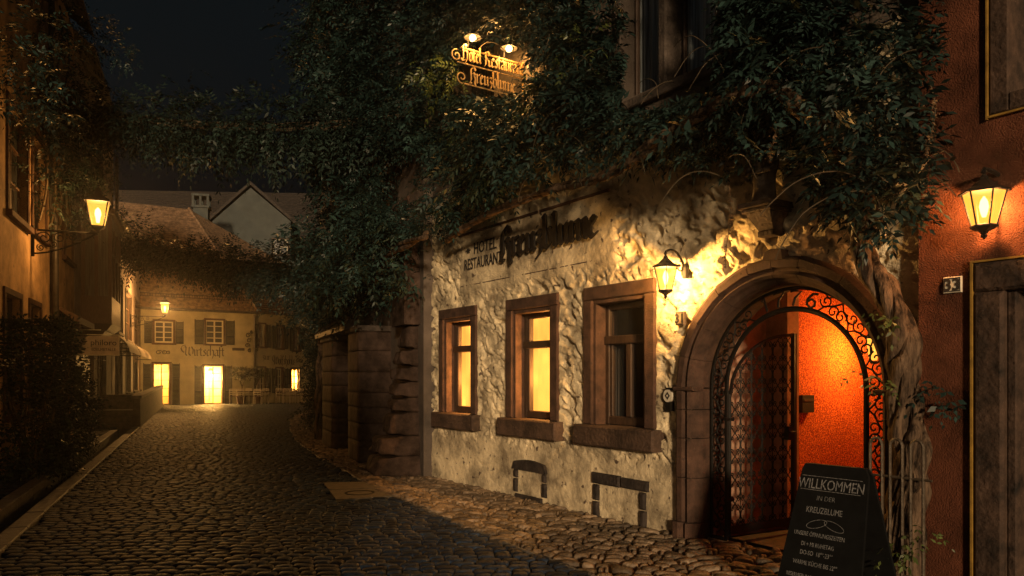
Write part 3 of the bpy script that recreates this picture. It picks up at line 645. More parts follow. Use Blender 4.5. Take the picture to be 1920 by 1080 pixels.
# wall lamps -------------------------------------------------------
def scroll(mb, cx, cz, r_, a0, turns, dirn, rad, plane='x', y=0, n=16):
    P = spiral((cx,cz), r_, turns, a0, dirn, n=n); mb.tube([(p[0],y,p[1]) if plane=='x' else (y,p[0],p[1]) for p in P], rad, 5)
def lantern(root, s, gm, n=6, power=60, col=(1,.52,.16), bulb=True, wide=1.0):
    """lantern body hanging round the local origin; height about .40*s"""
    f = MB(); rt, rb = .125*s*wide, .07*s*wide; zt, zb = .08*s, -.15*s
    f.lathe([(.012*s,.235*s),(.02*s,.215*s),(.010*s,.20*s),(.022*s,.185*s),(.03*s,.165*s),(.055*s,.145*s),(.085*s,.115*s),(.155*s,.082*s),(.158*s,.07*s),(.125*s,.078*s)], n, rot=.3)
    f.lathe([(rb+.012*s,zb),(rb+.008*s,zb-.015*s),(.03*s,zb-.04*s),(.016*s,zb-.055*s),(.02*s,zb-.07*s),(.004*s,zb-.09*s)], n, rot=.3)
    for k in range(n):
        a = .3+2*math.pi*k/n; f.tube([(rt*math.cos(a),rt*math.sin(a),zt),(rb*math.cos(a),rb*math.sin(a),zb)], .0062*s, 4)
    f.tube([(rt*math.cos(.3+2*math.pi*k/n),rt*math.sin(.3+2*math.pi*k/n),zt) for k in range(n+1)], .007*s, 4); f.tube([(rb*math.cos(.3+2*math.pi*k/n),rb*math.sin(.3+2*math.pi*k/n),zb) for k in range(n+1)], .008*s, 4)
    f.build('lantern_frame', M['iron'], root)
    g = MB(); g.lathe([(rb-.002,zb+.001),(rt-.003,zt-.001)], n, cap=False, rot=.3); g.build('lantern_glass', gm, root)
    if bulb: b = MB(); b.lathe([(.004*s,.05*s),(.022*s,.02*s),(.030*s,-.02*s),(.022*s,-.06*s),(.012*s,-.09*s)], 10); b.build('bulb', M['bulb'], root, smooth=True)
    return lamp_light(root, (0,0,-.02*s), power, col, .03*s)
lx, lz = FW.px(1248,516,-.30)
l1 = thing('wall_lantern', 'small six sided glowing wall lantern on a curved bracket left of the stone arch', 'wall lamp', FW.at(lx,-.30,lz), FW.rz)
lantern(l1, 1.0, M['glass_l'], 6, 360, (1,.54,.17))
b = MB(); b.tube([(0,0,.235)]+[(.0+.0*t,.30*t,.235+.05*math.sin(math.pi*t)-.17*t*t) for t in np.linspace(0,1,12)], .012, 6)
b.lathe([(.03,-.09),(.045,-.05),(.045,.02),(.025,.06)], 8, (0,.285,.08)); scroll(b,.20,.10,.06,1.5,1.2,-1,.008,'y',0); b.build('bracket', M['iron'], l1)
lx, lz = FW.px(1845,382,-.26)
l2 = thing('wall_lantern', 'frosted glowing lantern on the terracotta wall above the number 33 doorway', 'wall lamp', FW.at(lx,-.26,lz), FW.rz)
lantern(l2, 1.0, M['glass_l2'], 6, 130, (1,.44,.15), wide=1.05)
b = MB(); b.tube([(0,0,.235)]+[(.05*t,.26*t,.235+.03*math.sin(math.pi*t)-.10*t) for t in np.linspace(0,1,10)], .016, 6); b.lathe([(.03,-.12),(.055,-.08),(.05,.05),(.02,.10)], 8, (.05,.25,.10)); scroll(b,.14,.12,.05,0,1.3,1,.010,'y',.02); scroll(b,.2,.22,.03,0,1.2,-1,.010,'y',.04); b.build('bracket', M['iron'], l2)
# number plates, badge
def plate(px, py, w_, h_, t, sz, label, m, rot=0, yy=-.05, mt='paintblk'):
    x, z = FW.px(px, py, yy); o = thing('house_number_plate', label, 'number plate', FW.at(x,yy,z), FW.rz)
    b = MB(); b.bbox(-w_/2,w_/2,-.008,.03,-h_/2,h_/2,.004); b.build('plate', m, o)
    r_ = MB(); 
    for (a,b_,c,d) in ((-w_/2+.006,w_/2-.006,h_/2-.016,h_/2-.008),(-w_/2+.006,w_/2-.006,-h_/2+.008,-h_/2+.016),(-w_/2+.006,-w_/2+.014,-h_/2+.018,h_/2-.018),(w_/2-.014,w_/2-.006,-h_/2+.018,h_/2-.018)): r_.box(a,b_,-.011,-.007,c,d)
    r_.build('border', M[mt], o); text(t, sz, M[mt], o, (0,-.010,-sz*.34), 'numerals', .002, outline=.003); return o
plate(1275,597,.115,.14,'31',.13,'worn little house number 31 plate on rough plaster between lantern and arch', M['enamel_dim'])
bx, bz = FW.px(1253,742,-.04); bd = thing('wall_badge', 'round white enamel badge with a black diamond over a small dark box beside the arch', 'badge', FW.at(bx,-.04,bz), FW.rz)
m_=MB(); m_.box(-.035,.035,-.012,.05,-.16,-.07); m_.box(-.03,.03,-.012,.05,.062,.085); m_.build('bell_box', M['iron'], bd); m_=MB()
P=[(.062*math.cos(a),.066*math.sin(a)) for a in np.linspace(0,2*math.pi,25)[:-1]]; m_.prism([(x,z) for x,z in P],-.012,.05); m_.build('disc', M['enamel'], bd)
m_=MB(); m_.prism([(0,-.04),(.034,0),(0,.04),(-.034,0)],-.016,-.010); m_.build('diamond', M['paintblk'], bd); m_=MB(); m_.prism([(0,-.014),(.012,0),(0,.014),(-.012,0)],-.018,-.015); m_.build('diamond_centre', M['enamel'], bd)
# corbel with a small statue
cx_, cz_ = FW.px(1432,385,-.15)
cb = thing('stone_corbel', 'dark stepped stone corbel on the plaster above the arch, carrying a statue', 'corbel', FW.at(cx_,0,cz_), FW.rz)
m_=MB(); m_.bbox(-.17,.17,-.30,.05,-.03,.02,.008); m_.bbox(-.15,.15,-.27,.05,-.065,-.034,.006); 
m_.add([(-.13,-.24,-.068),(.13,-.24,-.068),(.13,.05,-.068),(-.13,.05,-.068),(-.075,-.12,-.22),(.075,-.12,-.22),(.075,.05,-.22),(-.075,.05,-.22)], [(0,1,2,3),(0,4,5,1),(1,5,6,2),(3,7,4,0)]); m_.bbox(-.085,.085,-.13,.05,-.27,-.222,.006); m_.build('console', M['sandstone2'], cb)
sv = thing('saint_statue', 'small shadowed carved stone figure standing on the corbel under the leaves', 'statue', FW.at(cx_,-.14,cz_+.022), FW.rz)
m_=MB(); m_.lathe([(.11,0),(.115,.05),(.10,.15),(.105,.25),(.12,.33),(.125,.38),(.09,.44),(.04,.47),(.038,.49),(.058,.52),(.066,.56),(.06,.60),(.03,.635),(.005,.64)], 14)
for i,(x,y,z) in enumerate(list(m_.v)):
    a = math.atan2(y,x); r_ = math.hypot(x,y); k = 1+.10*math.sin(7*a+z*6)*(1 if z<.4 else 0)*(1-z); m_.v[i] = (x*k*(1.15 if .3<z<.44 else 1), y*k*.8, z)
m_.tube([(-.12,0,.38),(-.13,-.06,.27),(-.03,-.10,.29)], [.035,.03,.02], 7); m_.tube([(.12,0,.38),(.14,-.06,.28),(.04,-.11,.26)], [.035,.03,.02], 7)
m_.build('robed_figure', M['greystone'], sv, smooth=True); m_=MB(); m_.box(.01,.07,-.14,-.10,.24,.33); m_.build('book', M['greystone'], sv)
# upper window with stone mullion and curtains
uwn = MB(); um = FW.px(1248,100,0)[0]
uwn.bbox(um-.07,um+.05,-.05,.2,4.70,7.5,.02); uwn.bbox(u0-.12,u0,-.04,.28,4.70,7.5); uwn.bbox(u1,u1+.12,-.04,.28,4.70,7.5); uwn.bbox(u0-.14,u1+.14,-.08,.28,4.60,4.70); ww = uwn.build('window', M['greystone'], rest)
m_=MB()
for x in (u0+.02,um-.11,um+.08,u1-.05): m_.bbox(x,x+.035,.16,.2,4.72,7.4)
m_.bbox(u0,u1,.162,.2,4.72,4.78); m_.build('frame', M['wood'], ww)
m_=MB(); vs=[];fs=[]
for i in range(60):
    x=u0+(u1-u0)*i/59; vs+=[(x,.27+.02*math.sin(i*1.3),4.7),(x,.27+.02*math.sin(i*1.3),7.4)]
for i in range(59): fs.append((2*i,2*i+2,2*i+3,2*i+1))
m_.add(vs,fs); m_.build('curtain', M['upcurtain'], ww, smooth=True)
for (a,b_,c,d) in ((-4.6,-3.5,5.6,7.6),(-2.3,-1.5,5.2,7.2)):
    m_=MB(); m_.bbox(a,b_,-.06,.1,c-.12,c-.002); m_.bbox(a-.1,a,-.05,.28,c-.12,d+.1); m_.bbox(b_,b_+.1,-.05,.28,c-.12,d+.1); o_=m_.build('window', M['greystone'], rest)
    m_=MB(); m_.quad((a,.24,c),(b_,.24,c),(b_,.24,d),(a,.24,d)); m_.build('pane', M['glass_d'], o_); m_=MB(); m_.bbox((a+b_)/2-.03,(a+b_)/2+.03,.2,.23,c,d); m_.bbox(a,b_,.203,.23,c+(d-c)*.6,c+(d-c)*.6+.06); m_.build('frame', M['wood'], o_)
# hanging iron sign, square to the wall, with two lamps
hx, hz = FW.px(985,150); hz -= .02
hsn = thing('hanging_iron_sign', 'openwork iron sign of gilded blackletter words sticking out of the wall among leaves', 'sign', FW.at(hx,0,hz), FW.rz-R(90)+math.pi)
# local x runs from the wall outwards reversed: build from -1.08 (street end) to 0 (wall)
hsn.rotation_euler = (0,0,math.atan2(FW.i[1],FW.i[0]))
black_letter('Hotel-Restaurant'.replace('-',' '), .125, M['gold'], hsn, (-.98,-.01,.06), 'upper_word_line', .012, .20, 50, width=.95)
black_letter('Kreuzblume', .125, M['gold'], hsn, (-.86,-.01,-.20), 'lower_word_line', .012, .20, 50, width=.70)
m_=MB(); m_.tube([(-1.0,0,.215),(.02,0,.215)],.012,5); m_.tube([(-1.05,0,.02),(.02,0,.02)],.009,5); m_.tube([(-.95,0,-.235),(.02,0,-.235)],.009,5)
m_.tube([(-.04,0,.25),(-.04,0,-.42)],.012,5); scroll(m_,.02-.12,-.40,.08,1.5,1.4,1,.010,'x'); scroll(m_,-1.06,.10,.08,1.5,1.3,1,.010,'x'); scroll(m_,-.98,-.16,.08,-1.5,1.2,-1,.009,'x'); m_.tube([(-.04,0,-.36),(-.30,0,-.50),(-.62,0,-.34)],.009,5)
m_.build('scroll_bracket', M['gold'], hsn)
for k, xx in enumerate((-.88,-.33)):
    sl = thing('sign_lamp', ['left glowing shaded lamp lighting the iron sign from above, street end','right glowing shaded lamp lighting the iron sign from above, nearer the wall'][k], 'lamp', (0,0,0), 0, 'lamps over the hanging iron sign')
    p = Vector(FW.at(hx,0,hz)); dv = Vector((FW.i[0],FW.i[1],0)); q_ = p+dv*xx-Vector((FW.e[0],FW.e[1],0))*-.10; sl.location = (q_.x,q_.y,hz+.33); sl.rotation_euler = (0,0,hsn.rotation_euler.z)
    m_=MB(); m_.lathe([(.02,.07),(.05,.06),(.10,.02),(.115,-.005),(.108,-.005),(.03,.05)],14,cap=False); m_.tube([(0,0,.07),(0,.02,.16),(0,.10,.17),(0,.13,-.15)],.009,5); m_.build('shade', M['iron'], sl, smooth=False)
    m_=MB(); m_.lathe([(.005,.04),(.035,.02),(.045,-.01),(.03,-.04),(.005,-.05)],12); m_.build('bulb', M['bulb'], sl, smooth=True)
    lamp_light(sl, (0,0,-.03), 36, (1,.50,.13), .04)
# terracotta house number 33
th = thing('terracotta_house', 'terracotta plastered house with grey stone doorway at the right edge of the street', 'building', FW.at(FACE_END,0,0), FW.rz)
dx0 = FW.X(1822,-.12)-FACE_END; dz = FW.px(1822,490,-.12)[1]; wz = FW.px(1850,227,-.12)[1]; wx0 = FW.X(1848,-.12)-FACE_END
m_=MB(); EY = -.12; ops = [(dx0+.10,dx0+1.35,-.3,dz-.10),(wx0+.06,wx0+1.4,wz+.06,wz+2.2)]
wl = MB(); wall_open(wl, 0, 6, -.3, 12, ops, .30); wl.v = [(x,y+EY,z) for x,y,z in wl.v]; wl.quad((0,EY,-.3),(0,EY,12),(0,9,12),(0,9,-.3)); wl.quad((6,EY,-.3),(6,9,-.3),(6,9,12),(6,EY,12)); wl.build('wall', M['terracotta'], th)
m_.add([(-.2,EY-.4,11.9),(6.2,EY-.4,11.9),(6.2,4.5,15.5),(-.2,4.5,15.5),(-.2,9,11.9),(6.2,9,11.9)], [(0,1,2,3),(3,2,5,4),(0,3,4),(1,5,2)]); m_.build('roof', M['tile_d'], th)
SWD = FW.X(1884,-.12)-FACE_END-dx0
dm = MB(); dm.bbox(dx0+.02,dx0+SWD,EY-.03,EY+.31,-.3,dz-.225,.02); dm.bbox(dx0+1.25,dx0+1.5,EY-.03,EY+.31,-.3,dz-.225,.02); dm.bbox(dx0+.02,dx0+1.5,EY-.033,EY+.31,dz-.22,dz-.02,.02); dm.bbox(dx0+SWD,dx0+SWD+.06,EY+.03,EY+.31,-.3,dz-.23,.01); dd = dm.build('door_surround', M['brownstone'], th)
dm = MB(); dm.box(dx0+.004,dx0+.017,EY-.035,EY+.02,-.3,dz+.0); dm.box(dx0+.02,dx0+1.5,EY-.035,EY+.02,dz-.017,dz-.004); dm.build('yellow_edge', M['yellow'], dd)
dm = MB(); dm.box(dx0+SWD,dx0+1.25,EY+.22,EY+.28,-.3,dz-.225); 
dd2 = dm.build('door', M['wood'], th); dm = MB()
for a in (0,1):
    for z0,z1 in ((.15,.95),(1.05,dz-.5)): dm.bbox(dx0+.40+a*.42,dx0+.76+a*.42,EY+.19,EY+.22,z0,z1,.02)
dm.build('door_panel', M['wood'], dd2)
dm = MB(); dm.bbox(wx0+.03,wx0+.15,EY-.02,EY+.31,wz+.03,wz+2.2); dm.bbox(wx0+.15,wx0+1.4,EY-.02,EY+.31,wz+.03,wz+.15); wd_ = dm.build('window', M['brownstone'], th)
dm = MB(); dm.box(wx0+.012,wx0+.024,EY-.03,EY+.02,wz,wz+2.2); dm.box(wx0+.024,wx0+1.5,EY-.03,EY+.02,wz+.008,wz+.022); dm.build('yellow_edge', M['yellow'], wd_)
dm = MB(); dm.quad((wx0+.14,EY+.22,wz),(wx0+1.4,EY+.22,wz),(wx0+1.4,EY+.22,wz+2.2),(wx0+.14,EY+.22,wz+2.2)); dm.build('pane', M['glass_d'], wd_)
plate(1786,534,.125,.115,'33',.115,'bright enamel house number 33 plate on the terracotta wall', M['enamel'], yy=EY-.012)
# downpipe at the far corner
dp = thing('downpipe', 'dark zinc downpipe at the left corner of the rough plastered wall', 'drainpipe', FW.at(-5.62,-.02,0), FW.rz)
m_=MB(); m_.tube([(0,0,1.0),(0,0,11)],.055,10); m_.build('pipe', M['zinc'], dp, smooth=True); m_=MB(); m_.tube([(0,0,0),(0,0,.98),(0,0,1.0)],[.075,.075,.06],10); m_.build('standpipe', M['iron'], dp, smooth=True)
for z in (.3,.95,2.3,3.6,6): m_=MB(); m_.lathe([(.06,-.02),(.08,-.02),(.08,.02),(.06,.02)],10,(0,0,z)); m_.build('clamp', M['iron'], dp)
# chalkboard
cbp = [((1505-960)/F*5.55, 5.55)]; ang = math.atan2(-.83,.5575)
ab = thing('chalkboard', 'black a frame chalkboard with chalk writing standing in front of the open arch', 'chalkboard', (2.32,5.36,0), FW.rz+R(4))
BW, BH = .50, 1.02; tl = .17
def face_pt(u, v, off=0): # u across, v up along the board
    return (u, -.30*(1-v/BH)-off, v*.985)
bm_ = MB()
P = [(-BW/2-.07,0),(BW/2+.07,0),(BW/2+.0,BH-.06),(BW/2-.03,BH),(-BW/2+.02,BH),(-BW/2,BH-.04)]
vs = [face_pt(u,v,0) for u,v in P]+[face_pt(u,v,-.025) for u,v in P]; bm_.add(vs, [tuple(range(6)),tuple(range(11,5,-1))]+[(i,i+6,(i+1)%6+6,(i+1)%6) for i in range(6)]); bm_.build('front_board', M['slate'], ab)
bm_ = MB(); vs = [(x,.03-y+.02,z) for x,y,z in vs]; bm_.add(vs, [tuple(range(6)),tuple(range(11,5,-1))]+[(i,i+6,(i+1)%6+6,(i+1)%6) for i in range(6)]); bm_.build('rear_board', M['slate'], ab)
tilt = math.atan2(.30, BH*.985)
def chalkline(s, v, size, sx=1, u=0, sh=0, o=0):
    p = face_pt(u, v, .003); t_ = text(s, size, M['chalk'], ab, p, 'chalk_writing', .0005, sx=sx, shear=sh, rot=(R(90)-tilt,0,R(0)), outline=o); return t_
chalkline('WILLKOMMEN', .845, .105, .72, -.01)
lb = MB()
for dz_ in (-.010,.088):
    a = face_pt(-.235,.845+dz_,.004); b_ = face_pt(.215,.845+dz_,.004); lb.tube([a,b_],.0022,4)
for c_ in (0,1):
    lb.tube([face_pt(-.07+c_*.13+.075*math.cos(t), .60+.028*math.sin(t)+.02*math.cos(t)*(1-2*c_),.004) for t in np.linspace(0,6.28,22)], .0018, 4)
lb.build('chalk_lines', M['chalk'], ab)
chalkline('IN DER', .765, .05, .9, -.03, 0, -.0008); chalkline('KREUZBLUME', .675, .062, .72, -.03)
for s_, v, z_ in (('UNSERE ÖFFNUNGSZEITEN', .51, .043),('DI + MI RUHETAG', .44, .043),('DO-SO  18°°-23°°', .38,.045),('WARME KÜCHE BIS 22°°', .31,.043),('RESERVIERUNGEN  0761 - 31194', .22,.04)): chalkline(s_, v, z_, .72, -.04)
# hooped railing round the wisteria stem
fc = thing('hooped_railing', 'low iron hoop railing guarding the twisted wisteria stem right of the arch', 'railing', FW.at(2.30,-.42,0), FW.rz)
for k in range(3):
    for d_ in range(1):
        hp = MB(); x = .0+k*.15; hp.tube([(x,0,0),(x,0,1.14)]+[(x+.045-.045*math.cos(a),0,1.14+.055*math.sin(a)) for a in np.linspace(.2,math.pi-.2,8)]+[(x+.09,0,1.14),(x+.09,0,0)], .012, 6)
        hp.build('hoop', M['hoopm'], fc)
for z in (.22,.92): hp = MB(); hp.tube([(-.03,0,z),(.45,0,z)],.010,5); hp.build('rail', M['hoopm'], fc)
# ------------------------------------------------------------------ generic windows on a house wall
def house_window(par, x0, x1, z0, z1, y=0, mw='whitep', pane='glass_d', sur='sandstone', nx=2, bars=(.28,.64), sill=True, shutters=0, sw=.45, depth=.2, fr=.05, sur_w=.11, shut_mat='shutter', name='window'):
    m = MB(); s = sur_w
    m.bbox(x0-s,x0,y-.035,y+depth,z0,z1,.008); m.bbox(x1,x1+s,y-.035,y+depth,z0,z1,.008); m.bbox(x0-s,x1+s,y-.035,y+depth,z1+.003,z1+s,.008)
    w_ = m.build(name, M[sur], par)
    if sill: m = MB(); m.bbox(x0-s-.04,x1+s+.04,y-.10,y+depth,z0-.11,z0-.003,.01); m.build('sill', M[sur], w_)
    m = MB(); yy = y+depth-.09
    m.box(x0,x0+fr,yy,yy+.05,z0,z1); m.box(x1-fr,x1,yy,yy+.05,z0,z1); m.box(x0+fr,x1-fr,yy+.002,yy+.05,z0,z0+fr*1.3); m.box(x0+fr,x1-fr,yy+.002,yy+.05,z1-fr,z1)
    for k in range(1,nx): x = x0+(x1-x0)*k/nx; m.box(x-fr*.6,x+fr*.6,yy-.01,yy+.05,z0+fr,z1-fr)
    for b in bars: z = z0+(z1-z0)*b; m.box(x0+fr,x1-fr,yy-.004,yy+.045,z-fr*.35,z+fr*.35)
    m.build('frame', M[mw], w_)
    m = MB(); m.quad((x0,yy+.03,z0),(x1,yy+.03,z0),(x1,yy+.03,z1),(x0,yy+.03,z1)); m.build('pane', M[pane], w_)
    for sd in ([-1,1] if shutters == 2 else [-1] if shutters == -1 else [1] if shutters == 1 else []):
        a, b = (x0-s-sw-.01, x0-s-.01) if sd < 0 else (x1+s+.01, x1+s+sw+.01); m = MB(); t = .05
        m.box(a,a+t,y-.07,y-.03,z0-.05,z1+.03); m.box(b-t,b,y-.07,y-.03,z0-.05,z1+.03)
        for q in (0,.33,.66,.97): zz = z0-.05+(z1-z0+.02)*q; m.box(a+t,b-t,y-.068,y-.032,zz,zz+t)
        n = int((z1-z0)/.07)
        for k in range(n): zz = z0+(z1-z0)*k/n; m.add([(a+t,y-.035,zz),(b-t,y-.035,zz),(b-t,y-.062,zz+.06),(a+t,y-.062,zz+.06)], [(0,1,2,3)])
        m.build('shutter', M[shut_mat], w_)
    return w_
def tiled(mb, a, b, c, d, rows, lift=.03):
    """a-b eave, d-c ridge; every course is a step"""
    a,b,c,d = map(Vector,(a,b,c,d)); n = (b-a).cross(d-a).normalized()
    if n.z < 0: n = -n
    for i in range(rows):
        t0, t1 = i/rows, (i+1)/rows; p0, q0 = a.lerp(d,t0), b.lerp(c,t0); p1, q1 = a.lerp(d,t1), b.lerp(c,t1)
        mb.add([p0+n*lift, q0+n*lift, q1, p1, p0, q0], [(0,1,2,3),(4,5,1,0)])
def body(x0, x1, z0, z1, ops, dep, D, m, par):
    b = MB(); wall_open(b, x0, x1, z0, z1, ops, dep)
    b.quad((x0,0,z0),(x0,0,z1),(x0,D,z1),(x0,D,z0)); b.quad((x1,0,z0),(x1,D,z0),(x1,D,z1),(x1,0,z1)); b.quad((x0,D,z0),(x0,D,z1),(x1,D,z1),(x1,D,z0)); b.quad((x0,0,z1),(x1,0,z1),(x1,D,z1),(x0,D,z1))
    return b.build('wall', m, par)
def gable_roof(x0, x1, zz, D, rise, m, par, over=.45):
    b = MB(); tiled(b,(x0,-over,zz-.1),(x1,-over,zz-.1),(x1,D/2,zz+rise),(x0,D/2,zz+rise),26); tiled(b,(x1,D+over,zz-.1),(x0,D+over,zz-.1),(x0,D/2,zz+rise),(x1,D/2,zz+rise),10)
    for x in (x0,x1): b.add([(x,0,zz),(x,D,zz),(x,D/2,zz+rise-.1)], [(0,1,2)])
    return b.build('roof', m, par)
# ------------------------------------------------------------------ left row
def pz(px, py, f=FL, y=0): return f.px(px, py, y)
h1 = thing('ochre_house', 'ochre plastered house with dark windows behind the lit street lantern at left', 'house', FL.at(0,0,0), FL.rz)
X0, X1 = LX(9.5), LX(19.2)
w1 = (pz(8,548)[0], pz(37,560)[0], 1.0, pz(37,562)[1]); w2 = (pz(55,568)[0], pz(74,574)[0], 1.0, pz(60,572)[1])
sz = pz(52,432)[1]
a1 = (pz(14,400)[0], pz(50,400)[0], sz+.05, sz+1.9); a2 = (pz(60,400)[0], pz(84,400)[0], sz+.1, sz+1.95); a3 = (pz(118,490)[0], pz(134,490)[0], pz(128,488)[1], pz(128,488)[1]+1.9)
ops = [w1, w2, a1, a2, a3, (pz(108,700)[0], pz(136,700)[0], .0, 2.75)]
body(X0, X1, -.3, 10.5, ops, .2, 9, M['ochre'], h1)
for q in (w1, w2): house_window(h1, *q, mw='wood', sur='sandstone', sill=True, nx=2, bars=(.6,))
for q in (a1, a2, a3): house_window(h1, *q, mw='wood2', sur='sandstone', nx=2, bars=(.35,.7))
o5 = ops[5]; m = MB(); m.box(o5[0],o5[1],.12,.18,0,2.75); m.bbox(o5[0]+.1,o5[1]-.1,.08,.118,.2,1.0); s_ = m.build('door', M['wood'], h1)
m = MB(); a, b = o5[0]-.3, o5[1]+.35; m.add([(a,0,3.25),(b,0,3.25),(b,-.45,3.0),(a,-.45,3.0),(a,0,3.18),(b,0,3.18),(b,-.45,2.85),(a,-.45,2.85)], [(0,1,2,3),(4,7,6,5),(0,3,7,4),(1,5,6,2),(3,2,6,7)]); m.build('door_hood', M['wood2'], h1)
gable_roof(X0, X1, 10.5, 9, 4, M['tile_d'], h1)
dpx = pz(104,500,FL,-.12)[0]
d2 = thing('downpipe', 'brown downpipe running down the ochre house beside the street lantern', 'drainpipe', FL.at(dpx,-.12,0), FL.rz)
m = MB(); m.tube([(0,0,0),(0,0,5.0),(0,.10,5.3),(0,.10,10)],.065,8); m.build('pipe', M['zinc'], d2, smooth=True)
for z_ in (4.9,2.9): m = MB(); m.lathe([(.07,-.03),(.09,-.03),(.09,.03),(.07,.03)],8,(0,0,z_)); m.build('clamp', M['iron'], d2)
h2 = thing('oriel_house', 'narrow plastered house with a dark wooden oriel window beyond the lantern', 'house', FL.at(0,0,0), FL.rz)
X0, X1 = LX(19.25), LX(28.3); ops = [(pz(143,700)[0], pz(176,700)[0], .05, 2.4),(pz(184,700)[0], pz(197,700)[0], .9, 2.6),(X0+1,X0+2.2,8,9.4),(X0+5,X0+6,8,9.4)]
body(X0, X1, -.3, 10.3, ops, .2, 9, M['beige'], h2); gable_roof(X0, X1, 10.3, 9, 4, M['tile_d'], h2)
for q in ops[1:]: house_window(h2, *q, mw='wood2', sur='greystone', bars=(.6,))
q = ops[0]; m = MB(); m.box(q[0],q[1],.1,.16,.05,2.4); 
for k in range(5): m.bbox(q[0]+.1,q[1]-.1,.07,.1,.15+k*.42,.5+k*.42)
m.build('door', M['wood'], h2)
oz0 = pz(180,596,FL,-.6)[1]-.0; oz1 = oz0+4.2; oa, ob = pz(150,500,FL,0)[0]+.1, pz(196,500,FL,-.3)[0]; dp_ = .75
m = MB(); c = .3
P = [(oa,0),(oa,-dp_),(ob-.2,-dp_),(ob,0)]
def ring(P, z0, z1, sc0=1, sc1=1):
    cx = sum(p[0] for p in P)/4; n = len(P)
    vs = [(cx+(x-cx)*sc0, y*sc0, z0) for x,y in P]+[(cx+(x-cx)*sc1, y*sc1, z1) for x,y in P]
    m.add(vs, [tuple(range(n)), tuple(range(2*n-1,n-1,-1))]+[(i,i+n,(i+1)%n+n,(i+1)%n) for i in range(n)])
ring(P,oz0,oz0+.75); ring(P,oz0-.18,oz0-.003,.8,1.04); ring(P,oz0-.42,oz0-.183,.45,.76); ring(P,oz0+2.7,oz0+3.0); ring(P,oz0+3.003,oz0+3.12,1.1,1.12); ring(P,oz0+3.123,oz0+3.9,1.05,.2)
for (xa,ya) in [(oa+.04,-dp_+.04),(oa+(ob-oa)*.33,-dp_+.04),(oa+(ob-oa)*.66,-dp_+.04),(ob-.24,-dp_+.04),(oa+.04,-.06),(oa+.04,-dp_/2)]: m.box(xa-.045,xa+.045,ya-.045,ya+.045,oz0+.751,oz0+2.699)
m.box(oa,ob-.22,-dp_-.0,-dp_+.05,oz0+1.9,oz0+1.98); orl = m.build('oriel', M['wood2'], h2)
m = MB(); m.quad((oa+.02,-dp_+.06,oz0+.75),(ob-.25,-dp_+.06,oz0+.75),(ob-.25,-dp_+.06,oz0+2.7),(oa+.02,-dp_+.06,oz0+2.7)); m.quad((oa+.05,0,oz0+.75),(oa+.05,-dp_+.06,oz0+.75),(oa+.05,-dp_+.06,oz0+2.7),(oa+.05,0,oz0+2.7)); m.build('pane', M['curtain'], orl)
h3 = thing('grey_terrace_house', 'long pale grey beige house with tall windows and small curved awnings at far left', 'house', FL.at(0,0,0), FL.rz)
X0, X1 = LX(28.35), LX(44.5); ops = []
for (pa_, pb2, t, b_) in ((219,229,512,586),(235,246,545,625),(252,262,560,630)): xa, zt = pz(pa_, t); xb = pz(pb2, t)[0]; ops.append((xa, xb, zt-2.3 if zt-2.3 > 3.2 else 3.3, zt))
for (pa_, pb2) in ((218,228),(236,244),(250,257),(262,267)): ops.append((pz(pa_,700)[0], pz(pb2,700)[0], .9, 3.0))
body(X0, X1, -.3, 7.6, ops, .2, 8, M['pink'], h3); gable_roof(X0, X1, 7.6, 8, 3.6, M['tile_d'], h3)
for i, q in enumerate(ops): house_window(h3, *q, mw='wood2', sur='greystone', bars=(.4,.7), depth=.2)
m = MB(); m.bbox(X1-.25,X1+.01,-.05,.3,-.3,7.6); m.bbox(X0,X1,-.10,.05,7.35,7.6); m.bbox(X0,X1,-.05,.1,3.15,3.28); m.build('cornice', M['beige'], h3)
m = MB()
for p in (213,): x = pz(p,600,FL,-.1)[0]
for x in (X0-.1,): m.tube([(x,-.12,0),(x,-.12,10)],.06,8)
m.build('downpipe', M['zinc'], h3)
for k, (pa_, pb2) in enumerate(((219,243),(245,268))):
    xa, xb = pz(pa_,660,FL,-.35)[0], pz(pb2,660,FL,-.35)[0]; zt = 3.12
    aw = thing('curved_awning', ['curved cream shop awning nearer the viewer, beyond the hanging shop banner','smaller curved cream shop awning next to the far street lantern'][k], 'awning', FL.at(xa,0,zt), FL.rz, 'curved shop awnings on the grey house')
    m = MB(); vs = []; fs = []; n = 7; L_ = xb-xa
    for i in range(n+1): a = math.pi/2*i/n; y, z = -.75*math.sin(a), .0-.62*(1-math.cos(a)); vs += [(0,y,z),(L_,y,z)]
    for i in range(n): fs.append((2*i,2*i+1,2*i+3,2*i+2))
    m.add(vs, fs); m.build('canvas', M['awning'], aw, smooth=True)
    m = MB()
    for x in (0,L_): m.tube([(x,0,0),(x,0,-.62),(x,-.75,-.62)],.02,4); m.tube([(x,0,-.62),(x,-.53,-.18)],.012,4); m.tube([(x,0,-.3),(x,-.68,-.35)],.012,4)
    m.build('frame', M['iron'], aw)
